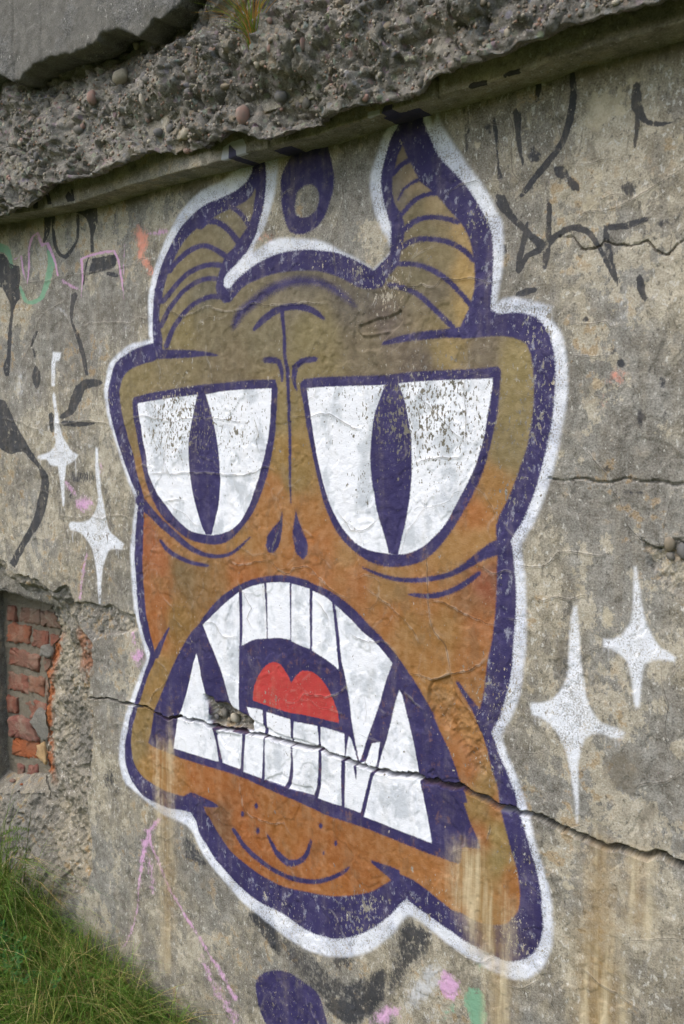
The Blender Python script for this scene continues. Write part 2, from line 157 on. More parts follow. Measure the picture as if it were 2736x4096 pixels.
BLACK_POLYS = [
('tag_r',[-671,2082,-667,2059,-669,2035,-666,2030,-661,2032,-654,2056,-657,2080,-665,2088]),
('tag_r',[-689,2072,-662,2066,-659,2069,-663,2073,-690,2074,-691,2073]),
('tag_r',[-713,2025,-708,1996,-703,1960,-691,1923,-688,1920,-685,1923,-691,1959,-694,1994,-693,2021,-703,2032]),
('tag_r|0.95',[-755,2024,-752,1994,-746,1957,-743,1927,-743,1907,-734,1900,-728,1906,-735,1926,-739,1956,-740,1992,-746,2022,-751,2027]),
('tag_r',[-603,2074,-601,2038,-604,2012,-609,1986,-619,1955,-637,1934,-661,1910,-682,1888,-697,1869,-696,1863,-690,1863,-671,1878,-649,1900,-625,1924,-606,1947,-594,1979,-588,2006,-586,2034,-592,2072,-598,2079]),
('tag_r|0.55',[-822,2056,-817,2019,-815,1971,-807,1962,-799,1968,-798,2016,-801,2053,-813,2064]),
('tag_r|0.60',[-773,2014,-766,1991,-754,1983,-747,1992,-754,2014,-766,2023]),
('tag_r',[-487,2021,-491,1990,-481,1965,-462,1947,-438,1939,-416,1939,-414,1941,-417,1944,-438,1948,-457,1956,-465,1971,-470,1987,-472,2017,-480,2026]),
('tag_r',[-483,1971,-484,1944,-485,1916,-482,1912,-478,1914,-474,1941,-471,1967,-477,1975]),
('tag_r|0.70',[-649,1934,-654,1923,-665,1920,-677,1927,-682,1941,-677,1952,-666,1955,-654,1947]),
('tag_r|0.80',[-629,1894,-609,1879,-591,1858,-577,1855,-577,1868,-595,1890,-612,1910,-632,1912]),
('tag_r|0.95',[-748,1865,-722,1832,-693,1805,-671,1780,-647,1755,-631,1754,-632,1768,-659,1791,-682,1813,-707,1841,-725,1875,-744,1882]),
('tag_r',[-682,1821,-691,1790,-699,1759,-701,1729,-695,1722,-688,1726,-684,1755,-678,1786,-675,1818,-678,1822]),
('tag_r',[-641,1846,-642,1811,-643,1777,-649,1749,-649,1730,-644,1723,-638,1727,-633,1745,-630,1774,-630,1809,-629,1843,-635,1850]),
('tag_r|0.50',[-649,1892,-641,1848,-636,1844,-632,1848,-641,1892,-646,1896]),
('tag_r',[-688,1726,-673,1750,-641,1758,-617,1779,-590,1788,-568,1780,-551,1761,-533,1729,-506,1678,-503,1677,-502,1680,-523,1732,-542,1766,-561,1791,-593,1802,-626,1791,-651,1773,-682,1760,-698,1732,-696,1724]),
('tag_r|0.90',[-460,1796,-495,1791,-535,1793,-534,1760,-522,1728,-507,1683,-504,1680,-501,1684,-512,1730,-518,1761,-524,1779,-491,1776,-455,1784,-452,1791]),
('tag_r|0.65',[-471,1845,-476,1834,-490,1831,-504,1839,-511,1852,-505,1863,-491,1865,-477,1858]),
('tag_r|0.50',[-438,1769,-392,1775,-386,1786,-397,1794,-444,1788,-450,1777]),
('tag_r|0.90',[-695,1679,-658,1685,-653,1692,-661,1698,-699,1692,-704,1684]),
('tag_r|0.95',[-473,1693,-473,1675,-461,1651,-455,1647,-452,1653,-456,1677,-461,1693,-468,1699]),
('tag_r|0.60',[-450,1744,-432,1754,-431,1761,-438,1764,-457,1757,-460,1748]),
('tag_r',[-728,1781,-728,1767,-723,1762,-718,1766,-719,1779,-723,1784]),
('tag_r|0.90',[-553,1626,-555,1622,-561,1620,-566,1622,-569,1627,-566,1632,-561,1634,-556,1631]),
('tag_r|0.45',[-677,1898,-680,1855,-682,1823,-678,1819,-674,1821,-672,1853,-670,1896,-673,1901]),
('tag_r|0.50',[-586,1693,-588,1686,-593,1683,-599,1687,-602,1695,-599,1703,-594,1705,-588,1701]),
('tag_r|0.90',[-485,1543,-488,1536,-494,1534,-500,1537,-503,1544,-501,1551,-494,1554,-488,1550]),
('tag_r|0.70',[-502,1567,-504,1560,-509,1557,-515,1560,-517,1567,-515,1575,-510,1577,-504,1574]),
('tag_r|0.70',[-447,1448,-450,1434,-457,1428,-464,1434,-467,1449,-465,1463,-458,1469,-450,1462]),
('tag_r|0.70',[-414,1507,-416,1497,-421,1494,-427,1498,-430,1507,-428,1517,-422,1520,-416,1516]),
('tag_r|0.65',[-411,1445,-412,1431,-417,1426,-423,1432,-425,1446,-423,1460,-418,1465,-413,1459]),
('tag_r|0.70',[-508,1356,-510,1350,-516,1348,-521,1350,-524,1355,-522,1361,-516,1363,-510,1361]),
('tag_r|0.70',[-442,1316,-449,1312,-467,1310,-484,1311,-492,1315,-485,1319,-467,1321,-450,1320]),
('tag_r|0.60',[-546,1341,-550,1337,-560,1336,-571,1337,-575,1341,-571,1344,-561,1346,-550,1345]),
('|0.70',[-588,1109,-589,1069,-589,1023,-596,961,-592,956,-587,961,-579,1023,-576,1070,-571,1109,-579,1117]),
('|0.50',[-653,895,-656,882,-662,876,-669,880,-672,892,-669,905,-663,911,-656,907]),
('tag_l',[-2416,1983,-2358,1972,-2325,1941,-2281,1929,-2277,1887,-2284,1871,-2283,1832,-2309,1818,-2329,1771,-2337,1721,-2345,1672,-2360,1609,-2384,1610,-2394,1641,-2368,1673,-2360,1723,-2346,1772,-2337,1821,-2353,1846,-2375,1874,-2422,1879]),
('tag_l',[-2160,2072,-2157,2025,-2159,2001,-2166,1983,-2161,1977,-2151,1978,-2136,1995,-2126,2019,-2118,2065,-2139,2081]),
('tag_l',[-2124,2060,-2122,1997,-2116,1964,-2095,1934,-2059,1921,-2030,1939,-2005,1962,-1999,1992,-1995,2031,-2004,2038,-2013,2034,-2012,1994,-2019,1966,-2045,1947,-2067,1935,-2081,1940,-2099,1965,-2105,1996,-2103,2057,-2114,2064]),
('tag_l|0.90',[-2043,2056,-1922,2061,-1921,2002,-1941,1972,-1942,1925,-1960,1925,-1958,1972,-1962,2002,-1985,2029,-2028,2044]),
('tag_l|0.80',[-1969,1923,-1987,1880,-1996,1841,-1993,1838,-1988,1839,-1975,1877,-1960,1920,-1964,1924]),
('tag_l|0.90',[-1955,1911,-1848,1910,-1849,1880,-1872,1869,-1914,1868,-1967,1865]),
('tag_l|0.85',[-1889,1856,-1848,1845,-1836,1848,-1843,1857,-1884,1867,-1896,1864]),
('tag_l',[-2214,1734,-2237,1710,-2249,1694,-2245,1688,-2236,1690,-2224,1705,-2201,1729,-2204,1735]),
('tag_l|0.80',[-2240,1684,-2228,1651,-2221,1648,-2217,1652,-2229,1685,-2236,1688]),
('tag_l',[-2234,1629,-2246,1603,-2233,1570,-2220,1563,-2209,1570,-2198,1602,-2212,1629,-2224,1635]),
('tag_l|0.85',[-2048,1823,-2054,1789,-2052,1747,-2032,1707,-2015,1665,-2001,1625,-1990,1594,-1980,1589,-1973,1595,-1979,1627,-1992,1668,-2012,1709,-2038,1747,-2033,1785,-2017,1817,-2029,1829]),
('tag_l|0.85',[-1919,1578,-1961,1584,-2009,1581,-2028,1564,-2000,1552,-1956,1558,-1918,1563,-1907,1571]),
('tag_l|0.80',[-2032,1570,-2062,1532,-2075,1504,-2111,1487,-2116,1476,-2097,1473,-2046,1488,-2014,1518,-1989,1557,-2001,1576]),
('tag_l|0.80',[-2166,1491,-2163,1440,-2149,1432,-2137,1440,-2141,1491,-2154,1499]),
('tag_l|0.90',[-2095,1454,-2020,1450,-1947,1457,-1942,1461,-1947,1464,-2019,1467,-2093,1472,-2108,1464]),
('tag_l',[-2436,1544,-2387,1535,-2352,1492,-2318,1449,-2278,1406,-2244,1371,-2211,1340,-2178,1310,-2181,1258,-2200,1205,-2225,1162,-2274,1116,-2312,1074,-2358,1019,-2389,1032,-2349,1082,-2304,1125,-2259,1181,-2239,1231,-2219,1284,-2223,1326,-2257,1350,-2303,1378,-2365,1371,-2414,1385,-2444,1414]),
('|0.60',[-2061,1292,-1973,1285,-1933,1306,-1963,1330,-2052,1332,-2089,1314]),
('|0.60',[-1932,1291,-1911,1226,-1901,1179,-1896,1176,-1892,1180,-1889,1230,-1914,1294,-1925,1298]),
('|0.60',[-2074,1234,-2057,1259,-2064,1269,-2082,1264,-2099,1240,-2093,1229]),
('|0.65',[-1630,347,-1605,302,-1542,302,-1522,310,-1524,324,-1555,348,-1599,370,-1624,367]),
('|0.80',[-1389,217,-1356,191,-1306,150,-1293,150,-1287,163,-1299,239,-1369,244,-1392,234]),
('|0.50',[-1300,198,-1253,154,-1199,140,-1179,147,-1177,164,-1211,197,-1263,232,-1294,225]),
('|0.62',[-1196,81,-1099,91,-1024,154,-1007,198,-1050,197,-1099,165,-1170,155,-1222,114]),
('|0.55',[-1317,175,-1253,131,-1178,91,-1108,83,-1047,122,-1064,167,-1123,171,-1201,192,-1276,220,-1316,207]),
('|0.70',[-940,363,-924,376,-896,371,-860,365,-872,318,-911,264,-943,212,-976,169,-998,168,-985,218,-964,277,-952,326]),
('|0.75',[-946,328,-918,330,-882,327,-866,336,-869,349,-905,365,-943,351,-956,337]),
('|0.70',[-1124,179,-1083,198,-1065,223,-1088,230,-1129,212,-1147,185]),
('|0.80',[-1021,217,-1050,157,-1091,121,-1123,118,-1164,89,-1148,61,-1079,61,-998,143,-984,221,-996,237]),
('|0.60',[-1890,460,-1899,431,-1922,415,-1943,421,-1952,446,-1941,475,-1919,491,-1898,485]),
('|0.40',[-1850,436,-1861,419,-1886,406,-1911,406,-1922,418,-1910,436,-1885,448,-1860,448]),
]
MINT_POLYS = [
('mint_l',[-2411,1989,-2358,1975,-2342,1961,-2329,1926,-2318,1920,-2310,1926,-2318,1962,-2334,1991,-2396,2013,-2426,2008]),
('mint_l|0.95',[-2148,1953,-2145,1919,-2157,1885,-2171,1856,-2190,1831,-2228,1824,-2250,1826,-2274,1869,-2283,1872,-2289,1867,-2266,1821,-2223,1810,-2173,1820,-2148,1848,-2127,1878,-2113,1916,-2130,1953,-2141,1959]),
('|0.60',[-796,379,-772,346,-759,317,-742,316,-736,334,-753,363,-781,394,-793,392]),
('|0.85',[-792,246,-776,190,-753,184,-737,212,-745,272,-773,279]),
('|0.45',[-836,219,-846,180,-837,165,-817,180,-797,218,-808,239]),
]
PINK_POLYS = [
('pink_l',[-2302,1947,-2276,1956,-2268,1911,-2243,1868,-2229,1917,-2224,1967,-2205,2001,-2193,2007,-2183,1985,-2171,1966,-2149,1972,-2131,1944,-2115,1915,-2105,1880,-2100,1877,-2096,1880,-2104,1915,-2117,1946,-2137,1979,-2163,1979,-2166,1987,-2185,2014,-2217,2006,-2235,1969,-2240,1918,-2247,1873,-2257,1911,-2266,1959,-2308,1953,-2310,1949]),
('pink_l|0.70',[-2090,1862,-2022,1829,-2008,1830,-2012,1838,-2082,1869,-2092,1869]),
('pink_l',[-2003,1802,-1989,1864,-1988,1911,-1958,1915,-1902,1915,-1861,1913,-1847,1891,-1835,1846,-1825,1787,-1823,1786,-1821,1787,-1825,1846,-1837,1892,-1854,1920,-1904,1924,-1962,1923,-2002,1916,-1998,1865,-2007,1802,-2005,1801]),
('pink_l|0.90',[-1818,1932,-1824,1851,-1820,1849,-1817,1850,-1814,1931,-1816,1933]),
('pink_l|0.60',[-1715,1937,-1653,1931,-1642,1938,-1655,1946,-1717,1949,-1725,1944]),
('|0.80',[-2099,1291,-2055,1252,-2044,1251,-2042,1259,-2086,1298,-2097,1299]),
('|0.70',[-1965,1235,-1979,1217,-2010,1208,-2042,1214,-2055,1232,-2041,1250,-2009,1258,-1978,1252]),
('|0.75',[-2007,1094,-2032,1021,-2046,954,-2039,950,-2032,955,-2019,1021,-1996,1093,-2000,1097]),
('|0.60',[-1929,1377,-1936,1315,-1931,1312,-1926,1315,-1919,1377,-1924,1380]),
('|0.70',[-1818,922,-1817,857,-1806,851,-1796,860,-1801,924,-1810,929]),
('|0.65',[-1758,830,-1768,811,-1791,800,-1815,804,-1824,820,-1814,839,-1790,849,-1767,845]),
('|0.80',[-1890,926,-1847,927,-1813,926,-1805,931,-1810,936,-1844,936,-1889,933,-1895,929]),
('|0.90',[-1721,390,-1759,348,-1782,296,-1775,289,-1763,297,-1744,347,-1707,384,-1707,394]),
('|0.90',[-1770,341,-1752,301,-1726,268,-1683,199,-1629,154,-1576,110,-1530,65,-1486,25,-1449,-21,-1439,-20,-1436,-11,-1476,33,-1521,72,-1567,117,-1621,161,-1675,205,-1717,273,-1740,307,-1759,347,-1766,348]),
('|0.80',[-1785,313,-1803,215,-1810,147,-1826,77,-1858,1,-1884,-36,-1882,-41,-1874,-37,-1850,1,-1816,79,-1801,149,-1787,218,-1759,317,-1769,324]),
('|0.50',[-1574,46,-1543,0,-1502,-47,-1457,-100,-1427,-93,-1418,-66,-1472,-22,-1511,23,-1547,65,-1567,64]),
('|0.45',[-1780,256,-1756,162,-1738,159,-1724,176,-1741,271,-1763,276]),
('|0.50',[-1836,84,-1880,18,-1877,12,-1868,17,-1826,84,-1828,88]),
('|0.80',[-853,259,-844,226,-813,222,-797,257,-812,286,-839,289]),
('|0.70',[-996,93,-952,134,-943,160,-967,158,-1016,123,-1028,90]),
]
OLDWHITE_POLYS = [
('|0.80',[-887,188,-836,275,-840,305,-876,288,-935,203,-929,166]),
('|0.70',[-2191,1975,-2176,1885,-2166,1878,-2155,1883,-2144,1970,-2167,1987]),
('|0.75',[-2131,1792,-2103,1784,-2060,1746,-2052,1744,-2050,1749,-2086,1794,-2129,1798,-2135,1796]),
('|0.50',[-2021,1968,-2034,1955,-2062,1952,-2090,1962,-2102,1979,-2089,1993,-2060,1995,-2032,1985]),
('|0.60',[-2064,1835,-2053,1791,-2048,1787,-2043,1790,-2039,1833,-2052,1842]),
('|0.65',[-2232,1565,-2226,1448,-2218,1442,-2209,1448,-2204,1564,-2218,1573]),
('|0.70',[-2321,1622,-2333,1556,-2315,1542,-2292,1553,-2280,1618,-2298,1632]),
('|0.50',[-2338,1527,-2340,1484,-2328,1477,-2316,1484,-2314,1526,-2326,1534]),
('|0.50',[-2058,1666,-2085,1607,-2080,1601,-2070,1604,-2038,1661,-2045,1669]),
('|0.65',[-480,1639,-484,1622,-494,1616,-505,1624,-510,1642,-506,1659,-496,1666,-484,1657]),
('|0.70',[-447,1664,-448,1642,-443,1636,-437,1640,-434,1661,-440,1669]),
('|0.50',[-459,1659,-453,1614,-446,1609,-442,1615,-449,1659,-455,1664]),
('|0.40',[-847,2070,-832,2022,-824,2015,-818,2021,-826,2068,-839,2078]),
('|0.75',[-860,308,-848,277,-859,244,-879,208,-910,166,-951,149,-927,203,-895,252]),
('|0.55',[-860,205,-891,164,-891,141,-865,151,-835,193,-835,215]),
('|0.50',[-593,646,-592,626,-590,624,-587,627,-582,648,-587,652]),
('|0.70',[-737,756,-741,746,-751,740,-761,742,-765,750,-761,759,-751,765,-741,764]),
('|0.50',[-1929,1677,-1954,1614,-1945,1604,-1930,1609,-1901,1671,-1911,1683]),
('|0.55',[-2090,1557,-2057,1544,-2034,1546,-2038,1559,-2068,1575,-2094,1573]),
('|0.70',[-2239,1466,-2218,1431,-2156,1448,-2150,1456,-2165,1460,-2206,1450,-2217,1471,-2232,1475]),
('|0.55',[-1934,1396,-1948,1382,-1981,1376,-2014,1382,-2027,1396,-2013,1410,-1979,1416,-1947,1410]),
('|0.50',[-2025,1351,-2005,1384,-2008,1390,-2018,1388,-2053,1361,-2047,1347]),
('|0.40',[-2081,1254,-2091,1225,-2115,1212,-2138,1223,-2147,1252,-2136,1281,-2112,1294,-2089,1283]),
('|0.50',[-1826,1705,-1782,1705,-1770,1713,-1784,1722,-1828,1723,-1841,1714]),
('|0.70',[-1881,563,-1880,512,-1867,508,-1855,520,-1866,567,-1874,570]),
]
SALMON_POLYS = [
('',[-1782,1952,-1767,1918,-1769,1888,-1737,1861,-1712,1840,-1706,1838,-1704,1842,-1716,1870,-1743,1890,-1726,1914,-1735,1953,-1764,1968]),
('|0.95',[-492,1525,-495,1517,-503,1514,-510,1517,-513,1526,-510,1533,-503,1536,-496,1533]),
('|0.50',[-513,1477,-515,1467,-521,1463,-526,1467,-529,1477,-527,1487,-521,1491,-516,1487]),
('|0.70',[-1341,1876,-1286,1864,-1282,1865,-1285,1869,-1337,1889,-1348,1885]),
]
RUST_POLYS = [
('|0.90',[-1714,589,-1710,425,-1699,272,-1697,138,-1706,-20,-1697,-24,-1687,-13,-1674,145,-1671,281,-1681,434,-1682,596,-1698,603]),
('|0.50',[-1717,447,-1735,307,-1733,171,-1727,169,-1721,176,-1719,311,-1705,449,-1710,452]),
('|0.95',[-802,565,-756,571,-747,547,-732,524,-718,495,-707,465,-702,366,-703,223,-721,216,-730,339,-759,363,-782,424,-808,449,-809,515]),
('',[-520,651,-527,540,-534,436,-537,286,-503,268,-474,314,-488,453,-491,550,-499,657,-510,665]),
('',[-448,645,-446,590,-441,528,-437,525,-432,532,-436,593,-437,648,-442,653]),
('|0.50',[-480,431,-487,308,-471,298,-456,320,-459,438,-469,446]),
('|0.45',[-1700,669,-1715,561,-1698,550,-1678,567,-1663,674,-1680,685]),
('|0.90',[-736,421,-729,322,-728,213,-712,204,-696,226,-694,336,-698,436,-718,447]),
]
CREAM_POLYS = [
('|0.90',[-573,2012,-530,2038,-519,2021,-502,2023,-498,1987,-526,1966,-540,1961,-565,1955,-574,1968,-569,1989]),
('|0.8',[-499,2033,-470,2036,-461,2024,-488,2014]),
('|0.8',[-419,1928,-391,1930,-390,1898,-411,1903]),
('|0.85',[-542,1830,-547,1816,-558,1812,-569,1820,-574,1835,-570,1848,-559,1852,-547,1844]),
('|0.70',[-531,1872,-534,1861,-543,1857,-552,1864,-555,1876,-552,1887,-544,1891,-535,1884]),
('|0.70',[-581,1751,-587,1740,-602,1737,-617,1744,-624,1757,-618,1768,-603,1771,-588,1764]),
('|0.70',[-664,1982,-668,1975,-678,1975,-688,1980,-693,1987,-688,1994,-678,1994,-668,1989]),
('|0.50',[-771,1977,-775,1967,-785,1965,-795,1971,-799,1983,-795,1993,-785,1995,-775,1988]),
('|0.7',[-581,1171,-564,1170,-549,1136,-568,1117,-584,1132]),
('|0.7',[-517,1116,-491,1114,-492,1062,-523,1049,-523,1086]),
('|0.7',[-660,929,-604,934,-613,915,-657,907]),
('|0.50',[-1788,1971,-1803,1954,-1838,1952,-1873,1964,-1887,1985,-1872,2001,-1836,2004,-1802,1991]),
('|0.70',[-550,560,-553,539,-562,528,-571,533,-575,552,-572,573,-563,583,-554,578]),
('|0.60',[-596,576,-582,549,-572,548,-568,559,-582,586,-592,587]),
('|0.5',[-514,1652,-480,1649,-468,1613,-490,1608,-513,1621]),
('|0.60',[-537,1537,-539,1527,-546,1524,-552,1528,-555,1538,-553,1547,-546,1551,-540,1547]),
]
STAIN_POLYS = [
('|0.8',[-475,847,-440,826,-433,814,-446,784,-459,772,-471,790,-490,786,-496,821]),
('|0.70',[-415,726,-420,701,-433,688,-447,694,-453,716,-448,741,-435,754,-421,748]),
('|0.70',[-358,720,-362,695,-374,681,-387,688,-392,711,-388,737,-376,750,-364,743]),
('|0.60',[-527,718,-530,697,-538,686,-547,692,-551,712,-548,734,-540,745,-531,738]),
('|0.70',[-600,1029,-605,994,-605,957,-597,949,-588,958,-585,996,-585,1030,-593,1037]),
('|0.60',[-552,990,-548,951,-535,945,-527,959,-538,995,-547,999]),
('|0.60',[-1885,620,-1896,590,-1922,572,-1947,579,-1956,606,-1945,638,-1919,654,-1894,647]),
('|0.60',[-547,1797,-554,1780,-570,1775,-587,1785,-595,1804,-588,1821,-571,1826,-554,1816]),
('|0.60',[-546,1954,-558,1939,-560,1928,-548,1923,-526,1923,-522,1945]),
('|0.50',[-485,1890,-489,1880,-501,1877,-513,1884,-518,1897,-514,1907,-502,1910,-490,1903]),
('|0.45',[-599,568,-607,534,-629,514,-652,520,-662,548,-653,582,-631,602,-608,595]),
('|0.55',[-474,626,-474,581,-460,487,-454,484,-449,492,-458,587,-456,630,-465,638]),
('|0.55',[-393,513,-407,363,-380,341,-350,382,-350,525,-370,543]),
('|0.50',[-718,299,-741,215,-714,185,-672,229,-663,308,-684,332]),
('|0.60',[-1514,263,-1523,242,-1543,228,-1564,229,-1572,245,-1563,266,-1542,280,-1522,279]),
('|0.10',[-1514,412,-1516,409,-1520,406,-1524,406,-1526,409,-1524,412,-1520,415,-1516,415]),
('|0.60',[-814,322,-804,176,-762,164,-732,216,-770,344,-795,353]),
('|0.50',[-1630,220,-1592,194,-1575,197,-1572,210,-1604,241,-1625,237]),
('|0.45',[-1986,1826,-1939,1731,-1787,1757,-1762,1792,-1818,1814,-1897,1801,-1894,1831,-1950,1859]),
('|0.30',[-2083,2017,-1915,1981,-1887,1988,-1905,2008,-2064,2062,-2113,2051]),
('|0.40',[-1990,232,-2013,50,-1984,39,-1953,69,-1951,242,-1969,250]),
('|0.40',[-601,1534,-590,1479,-602,1410,-593,1398,-580,1407,-571,1478,-587,1536,-595,1542]),
('|0.50',[-576,1399,-580,1389,-591,1385,-601,1389,-606,1399,-601,1409,-591,1413,-581,1409]),
('|0.50',[-527,1514,-534,1504,-552,1501,-571,1506,-579,1516,-571,1525,-553,1529,-534,1524]),
('|0.50',[-559,1356,-538,1347,-528,1349,-531,1359,-549,1372,-562,1369]),
('|0.75',[-1807,2033,-1659,2017,-1522,2024,-1510,2037,-1532,2049,-1666,2046,-1809,2066,-1833,2053]),
('|0.70',[-1149,2046,-1064,2037,-998,2041,-991,2051,-1005,2060,-1069,2059,-1152,2068,-1165,2059]),
('|0.75',[-592,2049,-511,2042,-394,2044,-377,2074,-413,2102,-526,2092,-603,2088,-617,2068]),
('|0.75',[-2372,2040,-2231,2036,-2141,2041,-2125,2054,-2149,2067,-2241,2075,-2382,2087,-2417,2065]),
]
FASCIA_WHITE_POLYS = [
('',[-1382,2069,-1351,2077,-1320,2076,-1311,2060,-1313,2044,-1387,2044]),
('|0.6',[-989,2063,-959,2061,-959,2047,-989,2048]),
]
FASCIA_NAVY_POLYS = [
('',[-1362,2073,-1343,2056,-1342,2044,-1365,2043]),
('',[-959,2051,-944,2063,-928,2063,-930,2049,-920,2033,-956,2041]),
]
FASCIA_BLACK_POLYS = [
('',[-766,2055,-755,2064,-728,2061,-733,2055,-750,2053]),
('|0.8',[-696,2061,-677,2066,-661,2064,-665,2059,-692,2058]),
('|0.9',[-2042,2084,-2023,2075,-2014,2047,-2034,2050]),
('|0.9',[-2098,2067,-2078,2066,-2079,2046,-2099,2049]),
('|0.9',[-1955,2058,-1941,2070,-1914,2040,-1947,2042]),
('|0.9',[-1931,2073,-1922,2070,-1918,2046,-1927,2051]),
]
WEAR_SPOTS = [(-1.665,1.453,0.13,0.75),(-1.415,1.443,0.13,0.75),(-1.580,1.477,0.14,0.50),(-0.849,1.468,0.16,0.85),(-0.973,1.471,0.13,0.50),(-1.123,1.487,0.12,0.30),(-1.056,1.307,0.05,0.50),(-0.638,1.517,0.07,0.70),(-0.652,1.424,0.06,0.70),(-0.693,1.318,0.05,0.60),(-0.720,1.272,0.05,0.50),(-0.785,1.834,0.05,0.80),(-0.938,1.814,0.05,0.80),(-1.072,1.770,0.06,0.80),(-1.006,1.681,0.09,0.60),(-0.978,1.736,0.05,0.70),(-0.653,1.628,0.06,0.90),(-0.724,0.907,0.09,0.75),(-0.742,0.763,0.07,0.70),(-0.667,0.577,0.07,0.80),(-0.678,0.415,0.06,0.80),(-1.306,0.267,0.12,0.50),(-1.086,0.321,0.08,0.75),(-1.028,0.367,0.05,0.80),(-1.282,0.031,0.12,0.60),(-1.460,1.950,0.05,0.70),(-1.596,1.915,0.06,0.60),(-1.370,1.936,0.04,0.60),(-1.175,1.815,0.06,0.60),(-1.852,1.380,0.06,0.50),(-1.313,0.785,0.05,0.60),(-1.769,1.237,0.04,0.60),(-1.578,1.688,0.10,0.40),(-1.937,1.161,0.10,0.50),(-0.857,0.433,0.08,0.40),(-1.885,1.532,0.05,0.50)]
